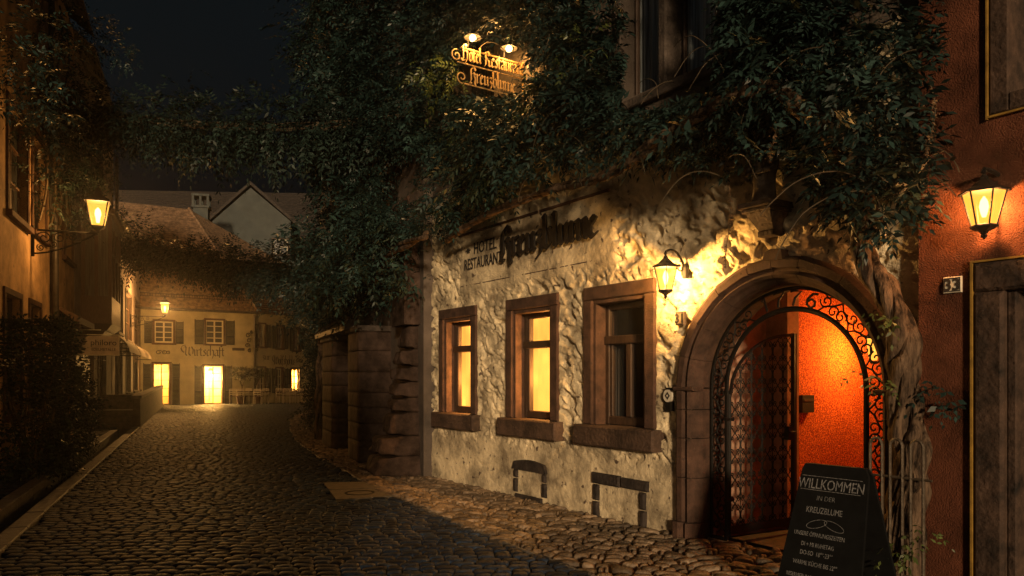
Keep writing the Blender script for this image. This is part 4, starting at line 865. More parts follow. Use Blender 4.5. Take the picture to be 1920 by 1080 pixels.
# shop banner
bx_, _ = pz(130,640); 
bn = thing('shop_banner', 'cream horizontal shop banner with dark lettering hung square to the left house wall', 'shop sign', FL.at(LX(18.4),0,2.68), 0)
bn.rotation_euler = (0,0,math.atan2(.39,.921))
m = MB(); n = 12; vs = []; fs = []
for i in range(n+1):
    x = .08+1.02*i/n; vs += [(x,.012*math.sin(i*.9),-.50),(x,.004*math.sin(i*.9),-.03)]
for i in range(n): fs.append((2*i,2*i+2,2*i+3,2*i+1))
m.add(vs, fs); m.build('cloth', M['banner'], bn, smooth=True)
m = MB(); m.tube([(0,0,.0),(1.15,0,.0)],.014,6); m.tube([(0,0,.12),(.7,0,.12)],.012,6); m.tube([(1.10,0,.0),(1.10,0,-.52)],.01,5); m.tube([(.08,0,-.51),(1.1,0,-.51)],.01,5); m.build('rod', M['whitep'], bn)
text('philoro', .20, M['paintblk'], bn, (.76,-.016,-.26), 'letters', .003); text('EDELMETALLE', .10, M['paintblk'], bn, (.76,-.016,-.40), 'letters', .003, sx=.86)
m = MB()
for (a, r_) in ((40,.1),(130,.1),(220,.1),(310,.1)): cx, cz = .26+.12*math.cos(R(a)), -.26+.12*math.sin(R(a)); m.prism([(cx+.045*math.cos(R(a+q)), cz+.03*math.sin(R(a+q))) for q in (0,70,160,250)], -.018, -.012)
m.build('square_mark', M['paintblk'], bn)
# street lanterns on scroll brackets
def street_lantern(xw, zw, out, s, label, power, px_unused=None):
    o = thing('street_lantern', label, 'street lamp', FL.at(xw,-out,zw+.42*s), FL.rz, 'lanterns on scroll brackets at the left houses')
    f = MB(); n = 4; rot = R(45); rt, rb = .27*s, .155*s; zt, zb = .20*s, -.27*s
    f.lathe([(.02,.56*s),(.035*s,.54*s),(.02*s,.50*s),(.05*s,.47*s),(.09*s,.40*s),(.10*s,.36*s),(.30*s,.24*s),(.315*s,.20*s),(.28*s,.205*s)], n, rot=rot)
    f.lathe([(rb+.02*s,zb),(rb,zb-.03*s),(.05*s,zb-.08*s),(.03*s,zb-.14*s)], n, rot=rot)
    for k in range(n):
        a = rot+2*math.pi*k/n; f.tube([(rt*math.cos(a),rt*math.sin(a),zt),(rb*math.cos(a),rb*math.sin(a),zb)], .013*s, 4)
    f.build('lantern_frame', M['iron'], o)
    g = MB(); g.lathe([(rb-.003,zb+.002),(rt-.004,zt-.002)], n, cap=False, rot=rot); g.build('lantern_glass', M['glass_l'], o)
    b = MB(); b.lathe([(.01,.10*s),(.05*s,.05*s),(.06*s,-.03*s),(.04*s,-.12*s),(.03*s,-.2*s)], 10); b.build('bulb', M['bulb'], o, smooth=True)
    b = MB(); zt = -.42*s
    b.tube([(0,0,zt),(0,out,zt)], .022*s, 6); b.tube([(0,0,zt),(0,.12,zt+.04)], .03*s, 6)
    b.tube([(0,out-.03,zt+.08*s),(0,out-.03,zt-.52*s)], .03*s, 6)
    b.tube([(0,out-.06,zt-.46*s)]+[(0,(out-.06)*(1-t)+.05*t, zt-.46*s+.44*s*(t**1.6)) for t in np.linspace(.05,1,12)], .018*s, 5)
    for (cy, cz, r_, a0, dr) in ((out-.22*s,-.15*s,.13*s,0,1),(out-.48*s,-.13*s,.11*s,2,-1),(out-.70*s,-.10*s,.085*s,1,1),(out-.38*s,-.26*s,.07*s,0,-1),(out-.16*s,-.34*s,.07*s,1,-1)):
        if cy > .08: P = spiral((cy, zt+cz), r_, 1.5, a0, dr, n=16); b.tube([(0,p[0],p[1]) for p in P], .011*s, 4)
    b.build('scroll_bracket', M['iron'], o)
    lamp_light(o, (0,0,-.05*s), power, (1,.50,.15), .06*s); return o
xw, zw = pz(58,430); street_lantern(xw, zw, 1.12, .98, 'large glowing street lantern on a scroll bracket on the ochre house', 430)
xw = LX(35.5); zt_ = EYE+(705-592)/F*35.5; street_lantern(xw, zt_, 1.5, 1.05, 'far glowing street lantern in front of the inn roof at the end of the row', 3300)
# steps and parapet
stp = thing('entrance_steps', 'low stone entrance steps between shop doors and the long parapet', 'steps', FL.at(LX(23.6),0,0), FL.rz)
for k in range(3):
    m = MB(); m.bbox(k*.38, 3.2, -.98, -.02, -.05+(k)*.19, .135+k*.19, .015); m.build('step', M['greystone'], stp)
m = MB(); m.bbox(1.16,1.4,-.98,-.02,.54,.95,.02); m.bbox(1.12,1.44,-1.0,-.02,.953,1.03,.02); m.build('low_wall', M['greystone'], stp)
pw = thing('parapet_wall', 'long dark stone parapet wall running along the channel towards the inn', 'wall', FL.at(LX(23.5),-1.02,0), FL.rz)
m = MB(); m.add([(0,-.22,-.2),(17.5,-.22,-.2),(17.5,0,-.2),(0,0,-.2),(0,-.22,.92),(17.5,-.22,1.05),(17.5,0,1.05),(0,0,.92)], [(0,3,2,1),(4,5,6,7),(0,1,5,4),(1,2,6,5),(2,3,7,6),(3,0,4,7)]); m.build('wall_body', M['buttress'], pw)
m = MB(); m.add([(-.04,-.26,.925),(17.5,-.26,1.055),(17.5,.04,1.055),(-.04,.04,.925),(-.04,-.26,1.02),(17.5,-.26,1.15),(17.5,.04,1.15),(-.04,.04,1.02)], [(0,3,2,1),(4,5,6,7),(0,1,5,4),(1,2,6,5),(2,3,7,6),(3,0,4,7)]); m.build('coping', M['greystone'], pw)
# unseen house added beside the camera to shade the road and left side
h0 = thing('shade_house', 'unseen low plastered house beside the camera, added to shade the road', 'house', FL.at(0,0,0), FL.rz)
body(LX(-8), LX(-2.5), -.3, 5.0, [(LX(-5),LX(-4),1,2.6),(LX(-7),LX(-6),1,2.6)], .2, 8, M['beige'], h0)
for a_ in (-5,-7): house_window(h0, LX(a_), LX(a_+1), 1, 2.6, mw='whitep', sur='greystone')
gable_roof(LX(-8), LX(-2.5), 5.0, 8, 2.6, M['tile_d'], h0)
# ------------------------------------------------------------------ far inn
inn = thing('corner_inn', 'cream corner inn with tiled hip roof, shutters and glowing doors closing the street', 'building', FA.at(0,0,0), FA.rz)
LA = math.hypot(4.9,3); EV = 5.45
def ap(px, py): return FA.px(px, py)
opsA = []
def rc(fr, x0, y0, x1, y1): a, zt = fr.px(x0, y0); b, zb = fr.px(x1, y1); return (a, b, zb, zt)
wa1 = rc(FA,290,602,325,643); wa2 = rc(FA,386,600,419,645); da1 = rc(FA,288,682,318,758); da2 = rc(FA,383,686,417,760)
da1 = (da1[0],da1[1],.02,da1[3]); da2 = (da2[0],da2[1],.02,da2[3])
XL = -1.6
body(XL, LA, -.1, EV, [wa1,wa2,da1,da2], .2, 2.4, M['cream'], inn)
house_window(inn, *wa1, shutters=2, sw=.42, sur='sandstone', bars=(.25,.5,.75), fr=.07); house_window(inn, *wa2, shutters=2, sw=.5, sur='sandstone', bars=(.25,.5,.75), fr=.07)
for q, nm in ((da1,'window'),(da2,'door')): house_window(inn, *q, mw='wood2', pane='clear', sur='sandstone', bars=(.2,.4,.6,.8), fr=.045, sill=False, shutters=2, sw=.42, name=nm)
ib = thing('inn_side_wing', 'receding side wing of the cream inn with narrow shuttered windows and one lit window', 'building', FB.at(0,0,0), FB.rz)
LB = math.hypot(1.65,6)
wb = [rc(FB,487,608,496,650),rc(FB,520,612,529,653),rc(FB,552,616,559,657)]; db = [rc(FB,485,690,496,734),rc(FB,519,691,529,735),rc(FB,547,692,561,732)]
body(0.003, LB+1.5, -.1, EV, wb+db, .2, 8, M['cream'], ib)
for q in wb: house_window(ib, *q, shutters=2, sw=.28, sur='sandstone', bars=(.33,.66), fr=.07)
for k, q in enumerate(db): house_window(ib, *q, shutters=2 if k < 2 else -1, sw=.28, sur='sandstone', bars=(.33,.66), fr=.06, mw='whitep' if k < 2 else 'wood2', pane='glass_d' if k < 2 else 'clear')
M['room'] = mat('warm_room_plaster', (.8,.62,.30), .9, .3, 3.0)
def lit_room(par, q, power):
    a, b, c, d = q; m = MB(); y0, y1 = .201, 1.5; a -= .25; b += .25; d += .15
    for f in (((a,y1,c),(b,y1,c),(b,y1,d),(a,y1,d)),((a,y0,c),(a,y1,c),(a,y1,d),(a,y0,d)),((b,y0,c),(b,y0,d),(b,y1,d),(b,y1,c)),((a,y0,c),(b,y0,c),(b,y1,c),(a,y1,c)),((a,y0,d),(a,y1,d),(b,y1,d),(b,y0,d))): m.quad(*f)
    m.box(a+.3,a+.7,y1-.3,y1-.05,c+.0,c+.9); m.box((a+b)/2,(a+b)/2+.05,y1-.12,y1-.02,c+.3,d-.5)
    m.build('lit_room', M['room'], par); m = MB(); hx_ = (a+b)/2; m.lathe([(.16,0),(.08,.14),(.02,.15)],10,(hx_,.95,d-.42),cap=False); m.build('room_lamp', M['win_far'], par)
    lamp_light(par, (hx_,.55,d-.75), power, (1,.50,.12), .06)
lit_room(inn, da1, 450); lit_room(inn, da2, 2000); lit_room(ib, db[2], 700)
# roofs
A0 = Vector(FA.at(XL,-.45,EV)); A1 = Vector(FA.at(LA+.2,-.45,EV)); RZ = EYE+(705-392)/F*47.5; hx_ = (354-960)/F*47.5
ridge1 = Vector((hx_,47.5,RZ)); ridge0 = ridge1-Vector((FA.e[0],FA.e[1],0))*9; B1 = Vector(FB.at(LB+1.5,-.45,EV)); A0l = A0-Vector((FA.e[0],FA.e[1],0))*2
inv = FA_inv = Matrix.Rotation(-FA.rz,4,'Z') @ Matrix.Translation(-Vector(FA.at(0,0,0)))
rb_ = MB(); tiled(rb_, inv@A0l, inv@A1, inv@ridge1, inv@ridge0, 44, .035)
B2 = ridge1+Vector((FB.e[0]*9,FB.e[1]*9,-3.0)); tiled(rb_, inv@A1, inv@B1, inv@B2, inv@ridge1, 44, .035)
rfo = rb_.build('roof', M['tile'], inn)
m = MB(); m.tube([inv@A1.lerp(ridge1,t)+Vector((0,0,.05)) for t in np.linspace(0,1,24)],.09,6); m.build('hip_tiles', M['tile'], rfo)
m = MB(); m.tube([inv@(A0l+Vector((0,0,-.02))), inv@(A1+Vector((0,0,-.02)))],.075,8); m.build('gutter', M['zinc'], inn)
m = MB(); m.tube([(LA+.05,-.1,EV-.1),(LA+.05,-.1,0)],.05,6); m.build('downpipe', M['zinc'], inn)
m = MB(); up = (ridge0-A0l).normalized()
for r_ in (.9,):
    a = inv@(A0l+up*r_); b = inv@(A1+(ridge1-A1).normalized()*r_)
    for dz_ in (.04,.20): m.tube([a+Vector((0,-.03,dz_)), b+Vector((0,-.03,dz_))],.015,4)
    for k in range(70): p = a.lerp(b,k/69); m.tube([p, p+Vector((0,-.03,.21))],.011,3)
m.build('snow_guard', M['iron'], rfo)
xw_, zw_ = ap(347,668)
ws = thing('inn_wall_writing', 'black painted ornate blackletter word over the inn doors', 'sign', FA.at(0,-.004,0), FA.rz)
black_letter('Wirtschaft', .40, M['letter'], ws, (xw_,-.003,zw_+.02), 'letters', .008, .17, 40, width=ap(422,668)[0]-xw_)
m = MB(); cx_, cz_ = ap(306,661)
for (dx_,r_,dr,a0) in ((-.22,.20,1,0),(.05,.17,-1,2),(.28,.14,1,1)): P = spiral((cx_+dx_,cz_),r_,1.3,a0,dr,n=14); m.tube([(p[0],-.005,cz_+(p[1]-cz_)*.7) for p in P],.022,4)
m.build('flourish', M['letter'], ws)
ws2 = thing('side_wing_writing', 'faded black blackletter words on the side wing of the inn', 'sign', FB.at(0,-.004,0), FB.rz)
xa, za = FB.px(514,684); black_letter('Wolfshohle'.replace('l','l'), .36, M['paintblk'], ws2, (xa,-.003,za+.02), 'letters', .008, .15, 40, width=FB.px(553,684)[0]-xa)
xa, za = FB.px(492,676); black_letter('zur', .26, M['paintblk'], ws2, (xa,-.003,za+.05), 'letters', .008, .15, 40, width=.6)
m = MB(); 
for (p_, q_) in ((558,676),(564,677)): cx_, cz_ = FB.px(p_,q_); P = spiral((cx_,cz_),.16,1.3,0,1,n=12); m.tube([(p[0],-.005,p[1]) for p in P],.02,4)
m.build('flourish', M['paintblk'], ws2)
xg, zg = ap(463,642); gs = thing('wrought_bracket_sign', 'dark ornate wrought iron figure sign hanging at the corner of the inn', 'sign', FA.at(xg,-.35,zg-.7), FA.rz)
m = MB()
for (cy,cz,r_) in ((0,1.1,.16),(.05,.8,.14),(-.05,.5,.15),(.08,.2,.12),(.2,1.3,.1),(.5,1.1,.16),(.5,.7,.14),(.45,.3,.14)): P = spiral((cy,cz),r_,1.4,cy*9,1,n=12); m.tube([(p[0],0,p[1]) for p in P],.028,4)
m.tube([(.22,.35,1.25),(.22,0,1.25),(.22,0,1.45)],.02,4); m.build('ironwork', M['iron'], gs)
m=MB(); xs_, zs_ = ap(447,655); m.box(xs_-.35,xs_+.35,-.02,.01,zs_-.08,zs_+.08); ss_ = m.build('street_name_plate', M['iron_rust'], inn)
# pale gabled house, chimney, big roof behind
GF = Frame((400-960)/F*54, 54, 1, .25)
gh = thing('pale_gabled_house', 'pale rendered gable end rising behind the inn roof', 'house', GF.at(0,0,0), GF.rz)
gxl, gzl = GF.px(398,414); gxm, gzm = GF.px(470,352); gxr, gzr = GF.px(545,415)
gw = MB(); gw.add([(gxl,0,3),(gxr,0,3),(gxr,0,gzr),(gxm,0,gzm),(gxl,0,gzl),(gxl,10,3),(gxr,10,3),(gxr,10,gzr),(gxm,10,gzm),(gxl,10,gzl)], [(0,1,2,3,4),(9,8,7,6,5),(0,4,9,5),(1,6,7,2)]); gw.build('wall', M['white_w'], gh)
m = MB(); e = .45
for (x0_,z0_,x1_,z1_) in ((gxl-e,gzl-e*.8,gxm,gzm+.15),(gxr+e,gzr-e*.8,gxm,gzm+.15)):
    m.add([(x0_,-.4,z0_),(x1_,-.4,z1_),(x1_,10,z1_),(x0_,10,z0_),(x0_,-.4,z0_+.25),(x1_,-.4,z1_+.25),(x1_,10,z1_+.25),(x0_,10,z0_+.25)], [(0,1,2,3),(4,7,6,5),(0,4,5,1),(0,3,7,4),(3,2,6,7),(1,5,6,2)])
m.build('roof', M['tile_d'], gh)
xw_, zw_ = GF.px(526,462); house_window(gh, xw_-.5, xw_+.5, zw_-.6, zw_+.5, y=-.1, sur='greystone', depth=.13, bars=(.5,))
ch = thing('chimney', 'white rendered chimney with capped louvred top beside the inn roof ridge', 'chimney', ((378-960)/F*49, 49, 0), GF.rz)
z1_, z0_ = EYE+(705-392)/F*49, EYE+(705-450)/F*49; m = MB(); m.box(-.45,.45,-.45,.45,8,z1_); m.build('stack', M['white_w'], ch)
m = MB(); zc = z1_; m.bbox(-.55,.55,-.55,.55,zc,zc+.15); m.bbox(-.55,.55,-.55,.55,zc+.75,zc+.9)
for x in (-.45,0,.45):
    for y in (-.45,.45): m.box(x-.07,x+.07,y-.07,y+.07,zc+.15,zc+.75)
m.build('cap', M['white_w'], ch)
bh = thing('large_roofed_house', 'broad dark tiled roof of a taller house far behind the inn', 'house', (-22,66,0), R(4))
m = MB(); m.box(-20,14,0,14,0,11); m.build('wall', M['beige'], bh); m = MB(); tiled(m,(-20.5,-.5,10.8),(14.5,-.5,10.8),(14.5,8,19.8),(-20.5,8,19.8),40,.04); tiled(m,(14.5,15,10.8),(-20.5,15,10.8),(-20.5,8,19.8),(14.5,8,19.8),8); m.build('roof', M['tile_d'], bh)
# cafe furniture
def chair_at():
    r_ = thing('cafe_chair', '', 'chair', (0,0,0)); m = MB(); m.box(-.21,.21,-.21,.21,.43,.46); 
    m.build('seat', M['wood2'], r_)
    for x in (-.19,.19):
        for y, h in ((-.19,.43),(.19,.88)): q = MB(); q.tube([(x,y,0),(x,y*(1.05 if h>.5 else 1),h)],.020,4); q.build('leg', M['pmetal'], r_)
    q = MB()
    for z in (.55,.66,.77,.85): q.box(-.19,.19,.19,.21,z,z+.05)
    q.build('backrest', M['pmetal'], r_); return r_
def table_at():
    r_ = thing('cafe_table', '', 'table', (0,0,0)); m = MB(); m.box(-.38,.38,-.38,.38,.71,.74); m.build('tabletop', M['greystone'], r_)
    for x in (-.33,.33):
        for y in (-.33,.33): q = MB(); q.tube([(x,y,0),(x,y,.71)],.020,4); q.build('leg', M['pmetal'], r_)
    return r_
CH = [(437,44.2,200),(450,43.5,20),(470,44.5,170),(484,43.6,190),(497,44.8,10),(525,46,180),(537,45.2,200),(551,45.6,170),(565,46.5,185),(576,45.6,150)]
CL = ['leftmost cafe chair beside the lit inn door','cafe chair in front of the first potted tree','cafe chair between the two potted trees','cafe chair right of the second potted tree','cafe chair turned away below the dark side windows','cafe chair left of the lit side window','front cafe chair under the lit side window','cafe chair right below the lit side window','cafe chair right of the lit side window','rightmost cafe chair at the edge of the hanging vine']
c0 = chair_at()
for i, ((px_, Y_, rz), lb_) in enumerate(zip(CH, CL)):
    o = c0 if i == 0 else copy_tree(c0); o.location = ((px_-960)/F*Y_, Y_, 0); o.rotation_euler = (0,0,R(rz)); tag(o, lb_, 'chair', 'cafe chairs outside the inn')
t0_ = table_at()
for i, ((px_, Y_), lb_) in enumerate(zip([(460,44),(490,44.2),(531,45.6),(558,46.1)], ['leftmost small cafe table under the first potted tree','small cafe table under the second potted tree','small cafe table left of the lit side window','rightmost small cafe table beside the lit side window'])):
    o = t0_ if i == 0 else copy_tree(t0_); o.location = ((px_-960)/F*Y_, Y_, 0); tag(o, lb_, 'table', 'cafe tables outside the inn')
# ------------------------------------------------------------------ pillared house beyond the corner
pc = thing('pillared_house', 'dark house with stone pillars and a recessed door half hidden by hanging vines', 'house', FC.at(0,0,0), FC.rz)
def cx(px, y=0): return FC.X(px, y)
xd0, xd1 = cx(702), cx(730); xs0, xs1 = cx(606), cx(648)
opsC = [(xd0,xd1,.0,2.55),(xs0,xs1,.0,2.5)]
up = []
for (pa_, pb2, t, b_) in ((742,765,400,500),(690,708,410,495),(640,660,400,500),(612,626,420,500),(735,760,170,300),(640,660,190,300)):
    xa, zt = FC.px(pa_, t); xb, zb = FC.px(pb2, b_); up.append((xa, xb, max(zb,3.4), zt))
body(cx(598), .0, -.3, 12, opsC+up, .45, 9, M['upper'], pc); gable_roof(cx(598), 0, 12, 9, 4, M['tile_d'], pc)
for q in up: house_window(pc, *q, mw='whitep', sur='sandstone', bars=(.35,.7), depth=.2)
m = MB(); m.box(xd0,xd1,.35,.42,0,2.55); dr = m.build('door', M['wood'], pc); m = MB(); m.box(xd0+.0,xd0+.1,-.03,.34,0,2.55); m.box(xd1-.1,xd1,-.03,.34,0,2.55); m.box(xd0-.0,xd1,-.033,.34,2.55,2.7); m.build('frame', M['greystone'], dr)
m = MB(); m.box(xd0+(xd1-xd0)*.4,xd0+(xd1-xd0)*.55,.32,.35,1.35,1.6); m.build('plate', M['enamel_dim'], dr)
def pillar(x0, x1, yo, H, label):
    o = thing('stone_pillar', label, 'pillar', FC.at((x0+x1)/2,-yo/2,0), FC.rz, 'stone block pillars of the dark house')
    m = MB(); w_ = (x1-x0)/2; z = 0; k = 0
    while z < H-.05:
        h = random.uniform(.28,.42); h = min(h, H-z)
        if h < .12: break
        j = random.uniform(-.012,.012)
        rough_block(m, -w_+j, w_+j, -yo/2, yo/2, z, z+h-.007, 5, .010, rnd=.010)
        z += h; k += 1
    m.build('blocks', M['buttress'], o, smooth=True); m = MB(); m.bbox(-w_-.04,w_+.04,-yo/2-.05,yo/2,H,H+.1,.02); m.build('capstone', M['greystone'], o); return o
yo = .60
pillar(cx(604,-yo), cx(627,-yo)-.2, yo, 2.45, 'farther block stone pillar left of the pale oval board')
p2 = pillar(cx(652,-yo), cx(668,-yo)+.28, yo, 2.5, 'nearer block stone pillar between oval board and dark door')
sa = thing('sloped_shop_canopy', 'small dark sloped panelled canopy over the recessed shop entrance between the pillars', 'canopy', FC.at(cx(640,-.6),-.3,2.55), FC.rz)
m = MB(); a, b = cx(606,-.6)-cx(640,-.6)-.3, cx(662,-.6)-cx(640,-.6)-.1; m.add([(a,.3,.85),(b,.3,.85),(b,-.45,.1),(a,-.45,.1),(a,.3,.0),(b,.3,.0),(b,-.45,.0),(a,-.45,.0)], [(3,2,1,0),(4,5,6,7),(0,4,7,3),(1,2,6,5),(3,7,6,2)]); m.build('panel', M['iron_rust'], sa)
m = MB()
for k in range(5): x = a+(b-a)*k/4; m.tube([(x,.3,.87),(x,-.46,.12)],.018,4)
m.build('rib', M['zinc'], sa)
ov = thing('oval_board', 'tall pale oval board leaning in the entrance behind the nearer pillar', 'board', FC.at(cx(643,-.2),-.22,0), FC.rz-R(20))
m = MB(); m.prism([(.33*math.cos(a), 1.15+1.08*math.sin(a)) for a in np.linspace(0,2*math.pi,33)[:-1]], -.02, .03); m.build('rim', M['oval'], ov)
m = MB(); m.prism([(.27*math.cos(a), 1.15+.98*math.sin(a)) for a in np.linspace(0,2*math.pi,33)[:-1]], -.03, -.021); m.build('inlay', M['skyblk'], ov)
# buttress
bu = thing('stone_buttress', 'leaning tapered rough stone buttress in front of the pillared house', 'buttress', FC.at(-.62,-.05,0), FC.rz)
m = MB(); z = 0; k = 0; ztop = 2.55
while z < ztop:
    h = random.uniform(.24,.42); t = z/ztop; t2 = (z+h)/ztop; wv = .36-.06*t; d0 = .62*(1-t)**1.1+.12; nd = 3 if k % 2 else 2
    pro = 1.22 if z < .45 else 1.0
    xs = [-wv*pro]+sorted(random.uniform(-.5,.5)*wv for _ in range(nd-1))+[wv*pro]
    for x0_, x1_ in zip(xs[:-1], xs[1:]):
        j = random.uniform(-.03,.03); g0 = .46*(1-t)**1.1+.12; g1 = .46*max(0,1-t2)**1.1+.12
        rough_block(m, x0_+.008, x1_-.008, 0, .4, z, z+h-.012, 7, .075, g0*pro+j, g1*pro+j, .06)
    z += h; k += 1
m.build('stonework', M['buttress'], bu, smooth=True)
m = MB(); m.prism([(-.42,2.5),(.42,2.5),(.40,4.2),(-.30,4.2)], -.22, .1); m.build('upper_pier', M['buttress'], bu)
# ------------------------------------------------------------------ plants
def fronds(P, A, L_, k=9, wl=.36, spread=62, m=None, name='foliage', par=None, droop=.35, loc=(0,0,0)):
    """compound leaves: P base points, A axis directions, L_ lengths; k leaflets each, one folded quad per leaflet"""
    n = len(P); A = A/np.linalg.norm(A,axis=1,keepdims=True)
    N0 = rng.normal(size=(n,3))*.45+np.array([0,0,1.0]); S = np.cross(A,N0); S /= np.linalg.norm(S,axis=1,keepdims=True)+1e-9
    Nn = np.cross(S,A); out = []
    for j in range(k):
        last = j == k-1; t = .12+.80*(j//2)/max(1,(k-1)//2) if not last else .95
        side = 0 if last else (1 if j % 2 else -1); sp = math.radians(spread*(1-.35*t))
        ll = L_*(.42*(1-.35*t))*(1+rng.normal(size=n)*.12)
        base = P+A*(L_*t)[:,None]-np.array([0,0,1.0])*(L_*droop*t*t)[:,None]
        d = A*math.cos(sp)+S*(side*math.sin(sp)) if side else A.copy()
        d = d-np.array([0,0,1.0])*(.25+droop*t*.8)+rng.normal(size=(n,3))*.10; d /= np.linalg.norm(d,axis=1,keepdims=True)
        q = np.cross(d,Nn+rng.normal(size=(n,3))*.25); q /= np.linalg.norm(q,axis=1,keepdims=True)+1e-9
        nn = np.cross(q,d); mid = base+d*(ll*.42)[:,None]; hw = (ll*wl*.5)[:,None]; lift = nn*(ll*.06)[:,None]
        out.append(np.stack([base, mid-q*hw+lift, base+d*ll[:,None], mid+q*hw+lift],1))
    V = np.stack(out,1).reshape(-1,3); Fq = np.arange(len(V)).reshape(-1,4); return V-np.array(loc), Fq
def wall_leaves(fr, n, xr, zfun, prof, keep, size, seed, clus=.33, cl_n=26, bottomfun=None):
    """clusters of leaves in front of a facade; returns world points and directions"""
    r = np.random.default_rng(seed); nc = n//cl_n; P = []; A = []; S = []
    while len(P) < nc:
        x = r.uniform(*xr); lo, hi = zfun(x); z = lo+(hi-lo)*r.random()**1.15
        d0, d1 = prof(x,z); y = -(d0+(d1-d0)*r.random())
        if not keep(x,y,z): continue
        if vnoise(np.array([x*1.3+seed]),np.array([z*1.3]),3)[0] < .26+.10*r.random(): continue
        m_ = int(cl_n*r.uniform(.5,1.5)); c = clus*r.uniform(.6,1.4)
        L = r.normal(size=(m_,3))*np.array([c,c*.55,c*.55])*.7+np.array([x,y,z])
        dirn = (L-np.array([x,y,z]))*np.array([1,1,.6])+r.normal(size=(m_,3))*.12+np.array([0,-.22,-.10])*c*2.2
        P.append(L); A.append(dirn); S.append(size*r.uniform(.5,1.25,m_)*r.uniform(.6,1.25))
    L = np.concatenate(P); D = np.concatenate(A); S = np.concatenate(S)
    ok = np.array([keep(*q)for q in L])&(L[:,1]<-.02); L, D, S = L[ok], D[ok], S[ok]
    e = np.array([fr.e[0],fr.e[1],0]); i = np.array([fr.i[0],fr.i[1],0]); o = np.array([fr.o[0],fr.o[1],0])
    W_ = o+L[:,:1]*e+L[:,1:2]*i+np.array([[0,0,1.]])*L[:,2:]; DW = D[:,:1]*e+D[:,1:2]*i+np.array([[0,0,1.]])*D[:,2:]
    return W_, DW, S
# lower edge of the leaves on the restaurant wall, height over x
edge_px = [(800,470),(830,470),(865,440),(900,425),(960,395),(1050,365),(1130,330),(1200,350),(1300,345),(1370,345),(1440,320),(1500,330),(1540,420),(1600,470),(1660,470),(1740,410)]
ex_ = []; ez_ = []
for p_ in edge_px: a, b = FW.px(p_[0],p_[1],-.45); ex_.append(a); ez_.append(b+.30)
def zlow(x): return float(np.interp(x, ex_, ez_))
def win_gap(x,y,z): # leaves leave the curtained upper window, the sign and a few wall patches free
    xp, yp = None, None
    W_ = FW.at(x,y,z); u = 960+F*W_[0]/W_[1]; v = HOR-F*(z-EYE)/W_[1]
    if u > 1775: return False
    if 1172 < u < 1340 and v < 205-max(0,(u-1250))*.25: return False if vnoise(np.array([x*3.]),np.array([z*3.]),8)[0] < .72 else True
    if 868 < u < 992 and 72 < v < 178: return False
    if 992 <= u < 1030 and 95 < v < 150 and y < -.5: return False
    if 828 < u < 858 and 200 < v < 255: return False
    if 1400 < u < 1475 and v > 365: return False
    return True
wv = thing('wisteria_vine', 'huge old wisteria with twisted trunk at the arch, covering the restaurant front with leaves', 'climbing plant', FW.at(2.42,-.25,0), FW.rz)
WL = np.array(wv.location); rot = -FW.rz; Rm = np.array([[math.cos(rot),-math.sin(rot),0],[math.sin(rot),math.cos(rot),0],[0,0,1]])
def to_local(V, loc=WL, Rm_=None): return (V-loc)@(Rm if Rm_ is None else Rm_).T
def prof(x,z):
    b = math.exp(-((z-zlow(x)-.35)/.5)**2); return .10, .45+.55*b+.25*math.sin(x*1.7+z)
W1,D1,S1 = wall_leaves(FW, 15500, (-5.9,2.75), lambda x:(zlow(x),8.9 if x < .2 else 7.0), prof, lambda x,y,z: z > zlow(x)-.12+.2*abs(math.sin(x*5)) and win_gap(x,y,z), .27, 4)
def proj(W): return 960+F*W[:,0]/W[:,1], HOR-F*(W[:,2]-EYE)/W[:,1]
def trim(P, D, S):
    """pruned back from the arch, the curtained window and the neighbour's wall"""
    T = P+D/np.linalg.norm(D,axis=1,keepdims=True)*S[:,None]*.75; T[:,2] -= S*.25; ok = np.ones(len(P), bool)
    ep = np.array(edge_px, float)
    for Q in (P, T):
        u, v = proj(Q); ok &= (v < np.interp(u, ep[:,0], ep[:,1])+8)&(u < 1772)
        ok &= ~((u>1172)&(u<1338)&(v<200-np.maximum(0,u-1255)*.35)&(rng.random(len(u))<.93))
        ok &= ~((u>874)&(u<985)&(v>84)&(v<172))
    return P[ok], D[ok], S[ok]
W1,D1,S1 = trim(W1,D1,S1)
V, Fq = fronds(W1,D1,S1); np_mesh('foliage', to_local(V), Fq, M['leaf'], wv)
# lighter sprays in front
def sprays(fr, pts, n_each, size, seed, sig=.22):
    r = np.random.default_rng(seed); P=[];D=[];S=[]
    for (px_,py_,y) in pts:
        x,z = fr.px(px_,py_,y); m_ = int(n_each*r.uniform(.7,1.3)); L = r.normal(size=(m_,3))*np.array([sig*1.5,sig*.6,sig*.6])+np.array([x,y,z]); d = (L-np.array([x,y+.1,z+.08])); P.append(L); D.append(d+r.normal(size=(m_,3))*.05); S.append(size*r.uniform(.6,1.2,m_))
    L = np.concatenate(P); D = np.concatenate(D); e = np.array([fr.e[0],fr.e[1],0]); i = np.array([fr.i[0],fr.i[1],0]); o = np.array([fr.o[0],fr.o[1],0])
    return o+L[:,:1]*e+L[:,1:2]*i+np.array([[0,0,1.]])*L[:,2:], D[:,:1]*e+D[:,1:2]*i+np.array([[0,0,1.]])*D[:,2:], np.concatenate(S)
P_,D_,S_ = sprays(FW, [(x_,y_,-.15) for x_ in (1500,1560,1620,1680,1735) for y_ in (60,140,220,290,350)]+[(1640,400,-.15),(1700,400,-.15),(1735,420,-.12)], 30, .26, 28, .25)
P_,D_,S_ = trim(P_,D_,S_); V, Fq = fronds(P_,D_,S_); np_mesh('foliage', to_local(V), Fq, M['leaf_d'], wv)
